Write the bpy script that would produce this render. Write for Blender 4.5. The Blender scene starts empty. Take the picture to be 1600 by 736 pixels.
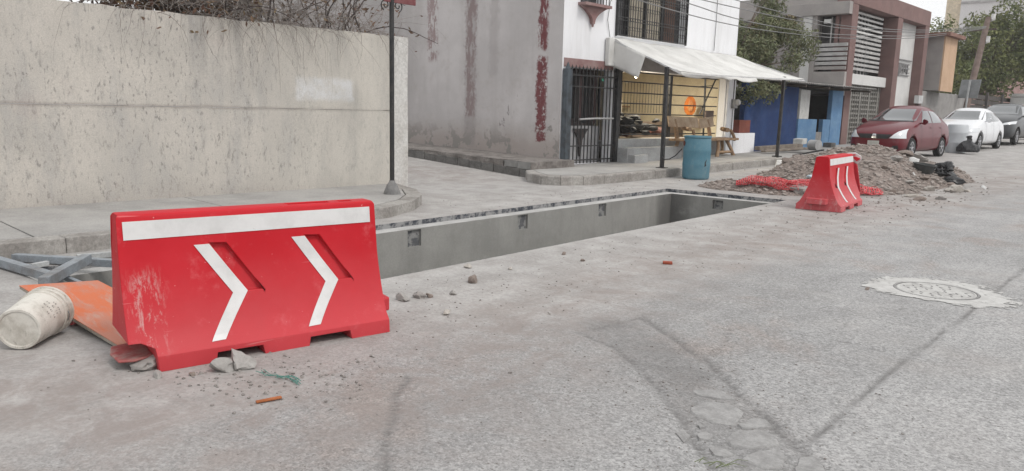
import bpy, bmesh, math, random
import numpy as np
from mathutils import Vector, Matrix, noise
from mathutils.bvhtree import BVHTree
random.seed(7); np.random.seed(7)
PI = math.pi; R = math.radians
scene = bpy.context.scene
col = scene.collection

# ---------------------------------------------------------------- camera
FPX, CAMH, HY, ROLL, YAW = 1180.0, 1.42, 170.0, R(1.4), R(43.7527)
PITCH = math.atan((368 - HY) / FPX)
fw = Vector((-math.sin(YAW)*math.cos(PITCH), math.cos(YAW)*math.cos(PITCH), -math.sin(PITCH)))
rt = Vector((math.cos(YAW), math.sin(YAW), 0)); up = rt.cross(fw)
r2 = rt*math.cos(ROLL) + up*math.sin(ROLL); u2 = -rt*math.sin(ROLL) + up*math.cos(ROLL)
cd = bpy.data.cameras.new('camera'); cam = bpy.data.objects.new('camera', cd); col.objects.link(cam)
m = Matrix((r2, u2, -fw)).transposed().to_4x4(); m.translation = (0, 0, CAMH); cam.matrix_world = m
cd.sensor_width = 36; cd.lens = FPX*36/1600; cd.clip_start = .05; cd.clip_end = 3000
scene.camera = cam
scene.render.resolution_x = 1024; scene.render.resolution_y = 471

# ---------------------------------------------------------------- sky, sun, exposure
SUN_EL, SUN_AZ = R(52), R(85)     # azimuth measured from +Y towards +X
world = bpy.data.worlds.new('World'); scene.world = world; world.use_nodes = True
wn = world.node_tree; wn.nodes.clear()
sky = wn.nodes.new('ShaderNodeTexSky'); sky.sky_type = 'NISHITA'; sky.sun_disc = False
sky.sun_elevation = SUN_EL; sky.sun_rotation = SUN_AZ; sky.air_density = 1.0; sky.dust_density = 6.0; sky.ozone_density = .6
hs = wn.nodes.new('ShaderNodeHueSaturation'); hs.inputs['Saturation'].default_value = .22; hs.inputs['Value'].default_value = 1.0
mixs = wn.nodes.new('ShaderNodeMix'); mixs.data_type = 'RGBA'; mixs.inputs[0].default_value = .8
mixs.inputs[7].default_value = (8.52, 8.6, 8.68, 1)          # the even veil of cloud
bg = wn.nodes.new('ShaderNodeBackground'); bg.inputs['Strength'].default_value = .125
wo = wn.nodes.new('ShaderNodeOutputWorld')
wn.links.new(sky.outputs[0], hs.inputs['Color']); wn.links.new(hs.outputs[0], mixs.inputs[6])
wn.links.new(mixs.outputs[2], bg.inputs['Color']); wn.links.new(bg.outputs[0], wo.inputs['Surface'])
sd = bpy.data.lights.new('sun', 'SUN'); sd.energy = 1.1; sd.angle = R(12); sd.color = (1, .955, .90)
so = bpy.data.objects.new('sun', sd); col.objects.link(so)
sdir = Vector((math.sin(SUN_AZ)*math.cos(SUN_EL), math.cos(SUN_AZ)*math.cos(SUN_EL), math.sin(SUN_EL)))
so.rotation_euler = (-sdir).to_track_quat('-Z', 'Y').to_euler(); so.location = sdir*60
vs = scene.view_settings; vs.view_transform = 'Standard'; vs.look = 'None'; vs.gamma = 1; vs.exposure = 0.16
cy = scene.cycles; cy.max_bounces = 6; cy.diffuse_bounces = 3; cy.glossy_bounces = 3; cy.transmission_bounces = 3; cy.volume_bounces = 1
vs.use_curve_mapping = False

# ---------------------------------------------------------------- helpers
def tag(o, label=None, cat=None, group=None, kind=None):
    if label: o['label'] = label
    if cat: o['category'] = cat
    if group: o['group'] = group
    if kind: o['kind'] = kind
    return o

def thing(name, label, cat, loc=(0, 0, 0), rz=0, group=None):
    o = bpy.data.objects.new(name, None); col.objects.link(o); o.empty_display_size = .1
    o.location = loc; o.rotation_euler = (0, 0, rz)
    return tag(o, label, cat, group)

def pmat(o):
    mm = Matrix.Identity(4)
    while o is not None:
        mm = (Matrix.Translation(o.location) @ o.rotation_euler.to_matrix().to_4x4()) @ mm; o = o.parent
    return mm

def raw(name, me, mat, parent=None):
    me.materials.append(mat)
    o = bpy.data.objects.new(name, me); col.objects.link(o)
    if parent: o.parent = parent
    return o

class MB:
    def __init__(s): s.v = []; s.f = []
    def poly(s, pts):
        n = len(s.v); s.v += [tuple(p) for p in pts]; s.f.append(tuple(range(n, n+len(pts)))); return s
    def add(s, vs, fs, mtx=None):
        n = len(s.v)
        s.v += [tuple(mtx @ Vector(p)) if mtx else tuple(p) for p in vs]
        s.f += [tuple(i+n for i in f) for f in fs]; return s
    def box(s, c, d, rot=None):
        x, y, z = d[0]/2, d[1]/2, d[2]/2
        vs = [(-x,-y,-z),(x,-y,-z),(x,y,-z),(-x,y,-z),(-x,-y,z),(x,-y,z),(x,y,z),(-x,y,z)]
        mtx = Matrix.Translation(c)
        if rot is not None: mtx = mtx @ (Matrix.Rotation(rot, 4, 'Z') if isinstance(rot, (int, float)) else rot.to_4x4())
        return s.add(vs, [(3,2,1,0),(4,5,6,7),(0,1,5,4),(1,2,6,5),(2,3,7,6),(3,0,4,7)], mtx)
    def ab(s, a, b):
        return s.box([(a[i]+b[i])/2 for i in range(3)], [abs(b[i]-a[i]) for i in range(3)])
    def bar(s, p, q, w, h=None):
        p, q = Vector(p), Vector(q); d = q-p; h = h or w
        return s.box((p+q)/2, (w, h, d.length), d.to_track_quat('Z', 'Y').to_matrix())
    def tube(s, path, r, n=8, cap=True):
        path = [Vector(p) for p in path]; k = len(path)
        rs = r if isinstance(r, (list, tuple)) else [r]*k
        base = len(s.v); ref = None
        for i, p in enumerate(path):
            d = (path[min(i+1, k-1)]-path[max(i-1, 0)])
            if d.length < 1e-9: d = Vector((0, 0, 1))
            d.normalize()
            if ref is None: ref = d.orthogonal().normalized()
            ref = (ref-d*ref.dot(d))
            if ref.length < 1e-6: ref = d.orthogonal()
            ref.normalize(); b = d.cross(ref)
            for j in range(n):
                a = 2*PI*j/n; s.v.append(tuple(p+(ref*math.cos(a)+b*math.sin(a))*rs[i]))
        for i in range(k-1):
            for j in range(n):
                a, b2 = base+i*n+j, base+i*n+(j+1) % n; s.f.append((a, b2, b2+n, a+n))
        if cap:
            s.f.append(tuple(base+j for j in reversed(range(n)))); s.f.append(tuple(base+(k-1)*n+j for j in range(n)))
        return s
    def lathe(s, prof, n=24, mtx=None):
        vs = []; fs = []; k = len(prof)
        for r, z in prof:
            for j in range(n): vs.append((r*math.cos(2*PI*j/n), r*math.sin(2*PI*j/n), z))
        for i in range(k-1):
            for j in range(n):
                a, b = i*n+j, i*n+(j+1) % n; fs.append((a, b, b+n, a+n))
        fs.append(tuple(reversed(range(n)))); fs.append(tuple((k-1)*n+j for j in range(n)))
        return s.add(vs, fs, mtx)
    def prism(s, poly, vec):
        n = len(poly); vec = Vector(vec); a = [Vector(p) for p in poly]; b = [p+vec for p in a]
        nn = sum(((a[i].cross(a[(i+1) % n])) for i in range(n)), Vector())
        if nn.dot(vec) > 0: a, b = b, a
        fs = [tuple(range(n)), tuple(reversed(range(n, 2*n)))]
        for i in range(n):
            j = (i+1) % n; fs.append((i, i+n, j+n, j))
        return s.add(a+b, fs)
    def grid(s, fn, nu, nv):
        n = len(s.v)
        for i in range(nu+1):
            for j in range(nv+1): s.v.append(tuple(fn(i/nu, j/nv)))
        for i in range(nu):
            for j in range(nv):
                a = n+i*(nv+1)+j; s.f.append((a, a+nv+1, a+nv+2, a+1))
        return s
    def rock(s, c, r, seed, sub=2, squash=(1, 1, .7), rough=.35):
        bm = bmesh.new(); bmesh.ops.create_icosphere(bm, subdivisions=sub, radius=1)
        off = Vector((seed*7.13, seed*3.7, seed*1.9)); rm = Matrix.Rotation(seed*2.1, 3, 'Z') @ Matrix.Rotation(seed*.7, 3, 'X')
        vs = []
        for v in bm.verts:
            p = v.co.copy(); k = 1+rough*noise.noise(p*1.1+off)+rough*.5*noise.noise(p*2.7+off)
            # angular facets
            for q in range(5):
                nrm = Vector((math.sin(seed*3+q*2.1), math.cos(seed*5+q*1.3), math.sin(seed+q*4.4))).normalized()
                d = p.dot(nrm)*k; lim = .62+.2*math.sin(seed*9+q)
                if d > lim: k *= lim/d
            p = rm @ (p*k); vs.append((c[0]+p.x*r*squash[0], c[1]+p.y*r*squash[1], c[2]+p.z*r*squash[2]))
        s.add(vs, [tuple(v.index for v in f.verts) for f in bm.faces]); bm.free(); return s
    def wall(s, o, u, v, nrm, U, V, holes, depth):
        """sheet o+u*x+v*y with rectangular holes (x0,x1,y0,y1), reveals go back by depth along -nrm"""
        o, u, v, nrm = Vector(o), Vector(u), Vector(v), Vector(nrm)
        xs = sorted({0, U} | {h[0] for h in holes} | {h[1] for h in holes}); ys = sorted({0, V} | {h[2] for h in holes} | {h[3] for h in holes})
        xs = [x for x in xs if 0 <= x <= U]; ys = [y for y in ys if 0 <= y <= V]
        P = lambda x, y, k=0: o+u*x+v*y-nrm*k
        flip = u.cross(v).dot(nrm) < 0
        for i in range(len(xs)-1):
            for j in range(len(ys)-1):
                cx, cy = (xs[i]+xs[i+1])/2, (ys[j]+ys[j+1])/2
                if any(h[0] < cx < h[1] and h[2] < cy < h[3] for h in holes): continue
                q = [P(xs[i], ys[j]), P(xs[i+1], ys[j]), P(xs[i+1], ys[j+1]), P(xs[i], ys[j+1])]
                s.poly(q[::-1] if flip else q)
        for h in holes:
            a, b, c, d = h
            for (p, q) in (((a, c), (b, c)), ((b, c), (b, d)), ((b, d), (a, d)), ((a, d), (a, c))):
                s.poly([P(*p), P(*q), P(*q, depth), P(*p, depth)])
        return s
    def build(s, name, mat, parent=None, world=False, smooth=None, bevel=0, seg=2, kind=None):
        vs = s.v
        if world and parent is not None:
            inv = pmat(parent).inverted(); vs = [tuple(inv @ Vector(p)) for p in s.v]
        me = bpy.data.meshes.new(name); me.from_pydata(vs, [], s.f); me.update()
        if smooth is not None:
            me.polygons.foreach_set('use_smooth', [True]*len(me.polygons))
            if smooth < 179: me.set_sharp_from_angle(angle=R(smooth))
        o = raw(name, me, mat, parent)
        if bevel:
            b = o.modifiers.new('bevel', 'BEVEL'); b.width = bevel; b.segments = seg; b.limit_method = 'ANGLE'; b.angle_limit = R(35)
        if kind: o['kind'] = kind
        return o

def origin(o):
    """put a one-mesh thing's origin at its base"""
    me = o.data; vs = np.empty(len(me.vertices)*3); me.vertices.foreach_get('co', vs); vs = vs.reshape(-1, 3)
    c = Vector(((vs[:, 0].min()+vs[:, 0].max())/2, (vs[:, 1].min()+vs[:, 1].max())/2, vs[:, 2].min()))
    vs -= np.array(c); me.vertices.foreach_set('co', vs.ravel()); o.location = c
    return o

def applied(o, name=None):
    """bake an object's modifiers into its mesh"""
    bpy.context.view_layer.update()
    dg = bpy.context.evaluated_depsgraph_get(); me = bpy.data.meshes.new_from_object(o.evaluated_get(dg))
    o.modifiers.clear(); o.data = me
    return o

# ---------------------------------------------------------------- materials
class G:
    def __init__(s, name):
        s.m = bpy.data.materials.new(name); s.m.use_nodes = True; s.t = s.m.node_tree
        s.b = s.t.nodes['Principled BSDF']; s.N = s.t.nodes
        s.geo = None; s.tc = None
    def L(s, a, b): s.t.links.new(a, b)
    def obj(s):
        if not s.tc: s.tc = s.N.new('ShaderNodeTexCoord')
        return s.tc.outputs['Object']
    def pos(s):
        if not s.geo: s.geo = s.N.new('ShaderNodeNewGeometry')
        return s.geo.outputs['Position']
    def xyz(s, v):
        n = s.N.new('ShaderNodeSeparateXYZ'); s.L(v, n.inputs[0]); return n.outputs
    def vscale(s, v, sc):
        n = s.N.new('ShaderNodeMapping'); n.inputs['Scale'].default_value = sc; s.L(v, n.inputs['Vector']); return n.outputs[0]
    def noise(s, scale, detail=5, rough=.6, vec=None, dist=0):
        n = s.N.new('ShaderNodeTexNoise'); n.inputs['Scale'].default_value = scale; n.inputs['Detail'].default_value = detail
        n.inputs['Roughness'].default_value = rough; n.inputs['Distortion'].default_value = dist
        s.L(vec if vec is not None else s.obj(), n.inputs['Vector']); return n.outputs[0]
    def voro(s, scale, vec=None, feature='F1', out=0, rnd=1):
        n = s.N.new('ShaderNodeTexVoronoi'); n.feature = feature; n.inputs['Scale'].default_value = scale; n.inputs['Randomness'].default_value = rnd
        s.L(vec if vec is not None else s.obj(), n.inputs['Vector']); return n.outputs[out]
    def rng(s, v, a, b, c=0, d=1, smooth=True):
        n = s.N.new('ShaderNodeMapRange'); n.interpolation_type = 'SMOOTHSTEP' if smooth else 'LINEAR'
        for i, x in ((1, a), (2, b), (3, c), (4, d)): n.inputs[i].default_value = x
        s.L(v, n.inputs[0]); return n.outputs[0]
    def ma(s, op, a, b=0.):
        n = s.N.new('ShaderNodeMath'); n.operation = op
        for i, x in enumerate((a, b)):
            if isinstance(x, (int, float)): n.inputs[i].default_value = x
            else: s.L(x, n.inputs[i])
        return n.outputs[0]
    def mix(s, f, a, b, mode='MIX'):
        n = s.N.new('ShaderNodeMix'); n.data_type = 'RGBA'; n.blend_type = mode
        for i, x in ((0, f), (6, a), (7, b)):
            if isinstance(x, (int, float)): n.inputs[i].default_value = x
            elif isinstance(x, tuple): n.inputs[i].default_value = (*x[:3], 1)
            else: s.L(x, n.inputs[i])
        return n.outputs[2]
    def mul(s, c, f):        # colour * scalar socket
        n = s.N.new('ShaderNodeVectorMath'); n.operation = 'SCALE'
        if isinstance(c, tuple): n.inputs[0].default_value = c
        else: s.L(c, n.inputs[0])
        s.L(f, n.inputs['Scale']); return n.outputs[0]
    def bump(s, h, strength=.3, dist=.01, prev=None):
        n = s.N.new('ShaderNodeBump'); n.inputs['Strength'].default_value = strength; n.inputs['Distance'].default_value = dist
        s.L(h, n.inputs['Height'])
        if prev is not None: s.L(prev, n.inputs['Normal'])
        return n.outputs[0]
    def rect(s, cx, cz, x0, x1, z0, z1, e=.05):
        a = s.ma('MULTIPLY', s.rng(cx, x0-e, x0+e), s.rng(cx, x1-e, x1+e, 1, 0))
        b = s.ma('MULTIPLY', s.rng(cz, z0-e, z0+e), s.rng(cz, z1-e, z1+e, 1, 0)); return s.ma('MULTIPLY', a, b)
    def done(s, c, rough=.85, spec=.35, metal=0, nrm=None):
        for k, x in (('Base Color', c), ('Roughness', rough), ('Metallic', metal), ('Specular IOR Level', spec)):
            if isinstance(x, (int, float)): s.b.inputs[k].default_value = x
            elif isinstance(x, tuple): s.b.inputs[k].default_value = (*x[:3], 1)
            else: s.L(x, s.b.inputs[k])
        if nrm is not None: s.L(nrm, s.b.inputs['Normal'])
        return s.m

_mc = {}
def mat(name, c, rough=.85, c2=None, vs=3., lo=.35, hi=.7, bump=.2, bs=60., bd=.004, spec=.35, metal=0, grain=.12):
    if name in _mc: return _mc[name]
    g = G(name); c2 = c2 or tuple(x*.72 for x in c)
    k = g.rng(g.noise(vs, 6, .62), lo, hi); cc = g.mix(k, c, c2)
    fine = g.noise(bs, 4, .7); cc = g.mul(cc, g.rng(fine, .3, .7, 1-grain, 1+grain))
    rr = g.rng(g.noise(vs*2.3, 4), .3, .7, max(.02, rough-.1), min(1, rough+.08))
    _mc[name] = g.done(cc, rr, spec, metal, g.bump(fine, bump, bd)); return _mc[name]

def emit(name, c, e):
    g = G(name); g.b.inputs['Emission Color'].default_value = (*c, 1); g.b.inputs['Emission Strength'].default_value = e
    return g.done(c, .5)

def zg(Y): return .015*min(max(0., Y-13), 60)
def zal(X): return .053*min(max(0., -10.7-X), 6)
TH = math.atan(.054); AV = Vector((-math.sin(TH), math.cos(TH), 0)); BV = Vector((math.cos(TH), math.sin(TH), 0))
def AB(a, b, z=0): p = AV*a+BV*b; return Vector((p.x, p.y, z))
A0, A1, B0, B1 = 1.95, 12.72, -7.08, -4.80
# ================================================================ materials of the setting
def road_mat():
    g = G('worn_concrete_road'); p = g.pos(); xyz = g.xyz(p)
    big = g.noise(.55, 5, .6, p); mid = g.noise(2.2, 6, .65, p); fine = g.noise(34, 5, .75, p); vf = g.noise(120, 3, .7, p)
    agg = g.ma('MULTIPLY', g.ma('ADD', g.xyz(g.voro(78, p, out=1))[0], g.xyz(g.voro(135, p, out=1))[0]), .5); agg2 = g.voro(78, p)
    at3 = g.N.new('ShaderNodeAttribute'); at3.attribute_name = 'tone'; tone = at3.outputs['Fac']
    at = g.N.new('ShaderNodeAttribute'); at.attribute_name = 'crack'; crk = at.outputs['Fac']
    at2 = g.N.new('ShaderNodeAttribute'); at2.attribute_name = 'soil'; soil = at2.outputs['Fac']
    # smooth dusty apron beside the pit, exposed aggregate further out
    edge = g.ma('ADD', xyz[0], g.ma('MULTIPLY', g.ma('SUBTRACT', g.noise(.7, 5, .6, p), .5), 2.2))
    rough_zone = g.ma('MULTIPLY', g.rng(edge, -3.9, -2.6), g.rng(g.noise(.9, 4, .6, p), .22, .5, .35, 1))
    base = g.mix(g.rng(big, .35, .65), (.318, .314, .311), (.268, .265, .263))
    dust = g.mix(g.rng(mid, .38, .62), (.385, .372, .36), (.315, .30, .288))
    c = g.mix(rough_zone, dust, base)
    # brown dirt tracked across
    brown = g.ma('MULTIPLY', g.rng(g.noise(.8, 6, .7, p, .4), .5, .68), g.rng(edge, -5.2, -3.4)); brown = g.ma('MULTIPLY', brown, g.rng(edge, -2.4, -.8, 1, .15))
    c = g.mix(g.ma('MULTIPLY', brown, .62), c, (.268, .226, .204))
    sp = g.rng(agg, .1, .9, .70, 1.30, False); c = g.mul(c, g.ma('ADD', g.ma('MULTIPLY', g.ma('SUBTRACT', sp, 1.), g.ma('ADD', rough_zone, .1)), 1.))
    stone = g.ma('MULTIPLY', g.rng(g.noise(60, 2, .5, p), .68, .76), rough_zone); c = g.mix(g.ma('MULTIPLY', stone, .6), c, (.6, .59, .57))
    pit = g.ma('MULTIPLY', g.rng(g.noise(48, 3, .6, p), .38, .30), g.ma('ADD', g.ma('MULTIPLY', rough_zone, .6), .22)); c = g.mix(pit, c, (.12, .112, .106))
    c = g.mul(c, g.rng(fine, .3, .7, .85, 1.15))
    c = g.mul(c, g.ma('ADD', tone, 1.)); c = g.mul(c, g.rng(g.noise(1.6, 7, .75, g.vscale(p, (1.6, .6, 1))), .3, .7, .90, 1.08))
    sl = g.ma('MULTIPLY', soil, g.rng(g.noise(3.2, 6, .75, p, .5), .36, .66, .1, 1)); c = g.mix(g.ma('MULTIPLY', sl, .8), c, (.245, .212, .196))
    ck = g.ma('MULTIPLY', crk, g.rng(g.noise(9, 5, .7, p), .3, .6, .35, 1)); c = g.mix(g.ma('MULTIPLY', ck, .9), c, (.115, .11, .107))
    stain = g.rng(g.noise(.33, 4, .55, g.vscale(p, (1, .45, 1))), .56, .74); c = g.mix(g.ma('MULTIPLY', stain, .3), c, (.17, .165, .162))
    h = g.ma('ADD', g.ma('MULTIPLY', agg2, g.ma('MULTIPLY', rough_zone, -.8)), g.ma('MULTIPLY', fine, .7))
    n = g.bump(h, .45, .005, g.bump(mid, .3, .02))
    return g.done(c, g.rng(mid, .3, .7, .78, .95), .3, 0, n)
M_ROAD = road_mat()
M_SIDE = mat('sidewalk_concrete', (.36, .35, .335), .9, (.28, .272, .262), 1.6, bump=.35, bs=45, bd=.005)
M_KERB = mat('kerb_concrete', (.34, .325, .305), .92, (.22, .205, .19), 2.6, bump=.6, bs=28, bd=.012, grain=.2)
def pit_mat():
    g = G('fresh_pit_concrete'); p = g.pos(); x = g.xyz(p); k = g.noise(1.3, 6, .65, p); c = g.mix(g.rng(k, .35, .68), (.30, .296, .28), (.24, .238, .225))
    st = g.noise(3, 6, .7, g.vscale(p, (1, 1, .18))); c = g.mix(g.ma('MULTIPLY', g.rng(st, .45, .70), .55), c, (.21, .207, .198))
    damp = g.ma('MULTIPLY', g.rng(g.ma('ADD', x[1], g.ma('MULTIPLY', g.noise(4, 4, .6, g.vscale(p, (1, 1, .2))), .5)), 11.7, 12.1), g.rng(x[0], -7.35, -6.95, 1, 0)); c = g.mix(g.ma('MULTIPLY', damp, .7), c, (.085, .083, .08))
    lime = g.rng(g.noise(2.1, 5, .6, p), .6, .72); c = g.mix(g.ma('MULTIPLY', lime, .4), c, (.36, .36, .345)); c = g.mul(c, g.rng(g.noise(50, 4, .7, p), .3, .7, .94, 1.06))
    return g.done(c, .88, .3, 0, g.bump(k, .1, .02))
M_TREN = pit_mat()
M_LEDG = mat('pit_rim_mortar', (.44, .435, .425), .9, (.33, .325, .315), 3, bump=.3, bs=50)
def tar():
    g = G('tar_residue'); p = g.pos(); k = g.rng(g.noise(9, 6, .75, p), .40, .58)
    c = g.mix(k, (.045, .05, .062), (.27, .27, .27)); return g.done(c, .8, .3, 0, g.bump(g.noise(40, 4, .7, p), .5, .01))
M_TAR = tar()

def old_wall():
    g = G('weathered_boundary_render'); p = g.pos(); x = g.xyz(p)
    st = g.noise(2.4, 7, .7, g.vscale(p, (1, 1, .3))); bl = g.noise(.8, 5, .6, p)
    c = g.mix(g.rng(bl, .35, .65), (.515, .482, .438), (.435, .41, .375)); c = g.mix(g.ma('MULTIPLY', g.rng(st, .45, .7), .75), c, (.37, .357, .34))
    spk = g.noise(26, 4, .65, g.vscale(p, (1, 1, .45))); clus = g.rng(g.noise(.9, 5, .7, p), .32, .6, .25, 1); c = g.mix(g.ma('MULTIPLY', g.ma('MULTIPLY', g.rng(spk, .55, .67), clus), .7), c, (.17, .162, .155))
    spk2 = g.noise(9, 5, .75, g.vscale(p, (1, 1, .3))); c = g.mix(g.ma('MULTIPLY', g.ma('MULTIPLY', g.rng(spk2, .54, .68), clus), .6), c, (.22, .21, .2))
    run = g.ma('MULTIPLY', g.rng(g.noise(2.6, 5, .65, g.vscale(p, (1, 1, .05))), .54, .7), g.rng(g.ma('ADD', x[2], g.ma('MULTIPLY', g.noise(2, 4, .6, p), .8)), 1.5, 2.9)); c = g.mix(g.ma('MULTIPLY', run, .5), c, (.26, .25, .24))
    # damp foot and the dirty cold joint
    foot = g.rng(g.ma('ADD', x[2], g.ma('MULTIPLY', g.noise(2, 5, .7, p), .5)), .3, .75, 1, 0); c = g.mix(g.ma('MULTIPLY', foot, .4), c, (.30, .272, .25))
    jz = g.ma('ABSOLUTE', g.ma('SUBTRACT', g.ma('ADD', x[2], g.ma('MULTIPLY', g.noise(3, 4, .6, p), .05)), 1.365))
    c = g.mix(g.ma('MULTIPLY', g.rng(jz, 0, .045, 1, 0), .55), c, (.24, .215, .195))
    pk = g.rng(g.noise(1.1, 3, .5, p), .62, .74); c = g.mix(g.ma('MULTIPLY', pk, .25), c, (.44, .36, .33))
    # warmer, whiter lime towards the corner pillar
    c = g.mix(g.ma('MULTIPLY', g.rng(x[1], 4.6, 7.2), .45), c, g.mix(g.rng(st, .4, .7), (.56, .535, .48), (.45, .43, .385)))
    py = g.ma('ADD', x[1], g.ma('MULTIPLY', g.ma('SUBTRACT', g.noise(9, 4, .7, p), .5), .16)); pz = g.ma('ADD', x[2], g.ma('MULTIPLY', g.ma('SUBTRACT', g.noise(7, 4, .7, g.vscale(p, (1, 1.3, 1))), .5), .12))
    pat = g.ma('MULTIPLY', g.rect(py, pz, 5.92, 6.89, 1.48, 1.80, .05), g.rng(g.noise(5, 6, .75, p), .3, .62, .25, .85)); c = g.mix(pat, c, (.60, .605, .61))
    c = g.mul(c, g.rng(g.noise(70, 4, .7, p), .3, .7, .88, 1.12))
    n = g.bump(spk, .35, .006, g.bump(st, .3, .02)); return g.done(c, .93, .25, 0, n)
M_WALL = old_wall()

def side_wall():
    g = G('peeling_side_wall_paint'); p = g.pos(); x = g.xyz(p)
    dx = g.ma('ADD', x[0], g.ma('MULTIPLY', g.ma('SUBTRACT', g.noise(6, 6, .8, p), .5), .42)); dz = g.ma('ADD', x[2], g.ma('MULTIPLY', g.ma('SUBTRACT', g.noise(3, 5, .7, p), .5), .35))
    bl = g.noise(.6, 5, .6, p); st = g.noise(1.5, 6, .7, g.vscale(p, (1, 1, .12)))
    c = g.mix(g.rng(bl, .35, .65), (.53, .505, .50), (.44, .418, .414)); c = g.mix(g.ma('MULTIPLY', g.rng(st, .48, .72), .35), c, (.35, .322, .312)); c = g.mix(g.ma('MULTIPLY', g.rng(g.noise(2.6, 7, .75, p), .5, .68), .35), c, (.36, .325, .305))
    c = g.mix(g.ma('MULTIPLY', g.rng(dx, -17.2, -15.2, 1, 0), .55), c, (.28, .265, .26))
    foot = g.rng(dz, .5, 1.25, 1, 0); c = g.mix(g.ma('MULTIPLY', foot, .7), c, (.31, .262, .235))
    brk = g.rng(g.noise(7, 5, .75, g.vscale(p, (1, 1, .35))), .40, .52)
    red = g.ma('MULTIPLY', g.rect(dx, dz, -11.73, -11.43, .68, 2.6, .03), g.rng(g.noise(6, 6, .8, p), .40, .48)); red2 = g.ma('MULTIPLY', g.rect(dx, dz, -11.74, -11.45, 2.75, 4.5, .05), brk)
    r3 = g.ma('MULTIPLY', g.rect(dx, dz, -14.12, -13.78, 1.2, 4.6, .06), brk); r4 = g.ma('MULTIPLY', g.rect(dx, dz, -15.6, -15.2, 2.6, 4.6, .08), g.rng(brk, .3, 1, 0, .8))
    c = g.mix(g.ma('MAXIMUM', red, red2), c, g.mix(g.noise(8, 4, .6, p), (.12, .034, .038), (.20, .075, .078)))
    c = g.mix(g.ma('MULTIPLY', g.ma('MAXIMUM', r3, r4), .8), c, (.19, .1, .1))
    gs = g.ma('MULTIPLY', g.rect(dx, dz, -14.15, -13.75, .5, 6, .08), .5); gs2 = g.ma('MULTIPLY', g.rect(dx, dz, -13.3, -13.0, 2.2, 6, .08), .3)
    c = g.mix(g.ma('MAXIMUM', gs, gs2), c, (.25, .225, .22))
    # chipped plaster patches near the foot
    chip = g.ma('MULTIPLY', g.rng(g.noise(2.1, 6, .7, p), .53, .55), g.rng(dz, .5, 1.2, 1, 0)); chip = g.ma('MAXIMUM', chip, g.ma('MULTIPLY', g.rng(g.noise(2.8, 5, .7, p), .6, .62), g.rect(dx, dz, -11.5, -10.9, .3, 1.4, .2)))
    c = g.mix(chip, c, (.25, .235, .22))
    nick = g.ma('MULTIPLY', g.rng(g.noise(7, 4, .7, g.vscale(p, (1, 1, .3))), .63, .66), g.rect(dx, x[2], -13.5, -11.9, .8, 2.2, .2)); c = g.mix(g.ma('MULTIPLY', nick, .7), c, (.16, .14, .14))
    c = g.mul(c, g.rng(g.noise(60, 4, .7, p), .3, .7, .93, 1.07))
    n = g.bump(chip, -.6, .01, g.bump(g.noise(14, 5, .7, p), .2, .01)); return g.done(c, .9, .25, 0, n)
M_SWALL = side_wall()

def white_wall():
    g = G('whitewashed_front'); p = g.pos(); st = g.noise(1.2, 6, .7, g.vscale(p, (1, 1, .2))); c = g.mix(g.rng(st, .45, .75), (.80, .805, .825), (.68, .68, .69))
    sc = g.rng(g.noise(5, 5, .75, p), .68, .71); c = g.mix(g.ma('MULTIPLY', sc, .55), c, (.33, .32, .32)); c = g.mul(c, g.rng(g.noise(50, 4, .7, p), .3, .7, .96, 1.04))
    return g.done(c, .85, .3, 0, g.bump(g.noise(20, 5, .7, p), .15, .006))
M_WHITE = white_wall()
M_BLACK = mat('black_painted_steel', (.022, .023, .025), .5, (.045, .042, .04), 8, bump=.15, bs=40, grain=.2)
M_GREYS = mat('grey_steel_tube', (.30, .335, .37), .5, (.2, .2, .205), 5, bump=.1, bs=60, metal=.3)
M_MAROON = mat('maroon_paint', (.16, .05, .055), .8, (.22, .10, .10), 4)
M_CURT = mat('shop_cream_wall', (.70, .63, .47), .85, (.58, .50, .36), 2)
M_BLOCK = mat('concrete_block', (.15, .145, .138), .93, (.095, .09, .085), 5, bump=.7, bs=50, bd=.008, grain=.25)
M_STEP = mat('step_grey_paint', (.36, .37, .375), .88, (.29, .29, .29), 3, bump=.25, bs=40)

# ================================================================ ground (one sheet with the pit cut out of it)
CR = {}   # cracks: polylines on the ground with width and depth
CAMV = Vector((0, 0, CAMH))
def px2g(x, y, z=0.):
    d = fw+r2*((x-800)/FPX)+u2*((368-y)/FPX); t = (z-CAMH)/d.z; return CAMV+d*t
P2 = lambda l: [tuple(px2g(x, y)[:2]) for x, y in l]
CRACKS = [(P2([(901,519),(967,547),(1033,611),(1075,676),(1117,736),(1160,800)]), .020, .012),
          (P2([(1005,498),(1060,535),(1103,566),(1150,611),(1190,645),(1215,672),(1253,705),(1286,736),(1340,795)]), .026, .016),
          (P2([(1253,697),(1330,632),(1420,560),(1506,494),(1620,405),(1750,300)]), .019, .010),
          (P2([(1253,523),(1320,535),(1380,550)]), .010, .007), (P2([(640,590),(617,618),(608,680),(599,736),(590,800)]), .016, .011),
          (P2([(901,519),(1005,496)]), .02, .008), (P2([(1103,566),(1130,540),(1140,515)]), .008, .006)]
STRIP = P2([(953,510),(1035,556),(1092,611),(1145,674),(1195,728),(1250,795)])
def seg_dist(X, Y, pts):
    d = np.full(X.shape, 1e9)
    for (x0, y0), (x1, y1) in zip(pts[:-1], pts[1:]):
        dx, dy = x1-x0, y1-y0; t = np.clip(((X-x0)*dx+(Y-y0)*dy)/(dx*dx+dy*dy), 0, 1)
        d = np.minimum(d, np.hypot(X-x0-t*dx, Y-y0-t*dy))
    return d
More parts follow.
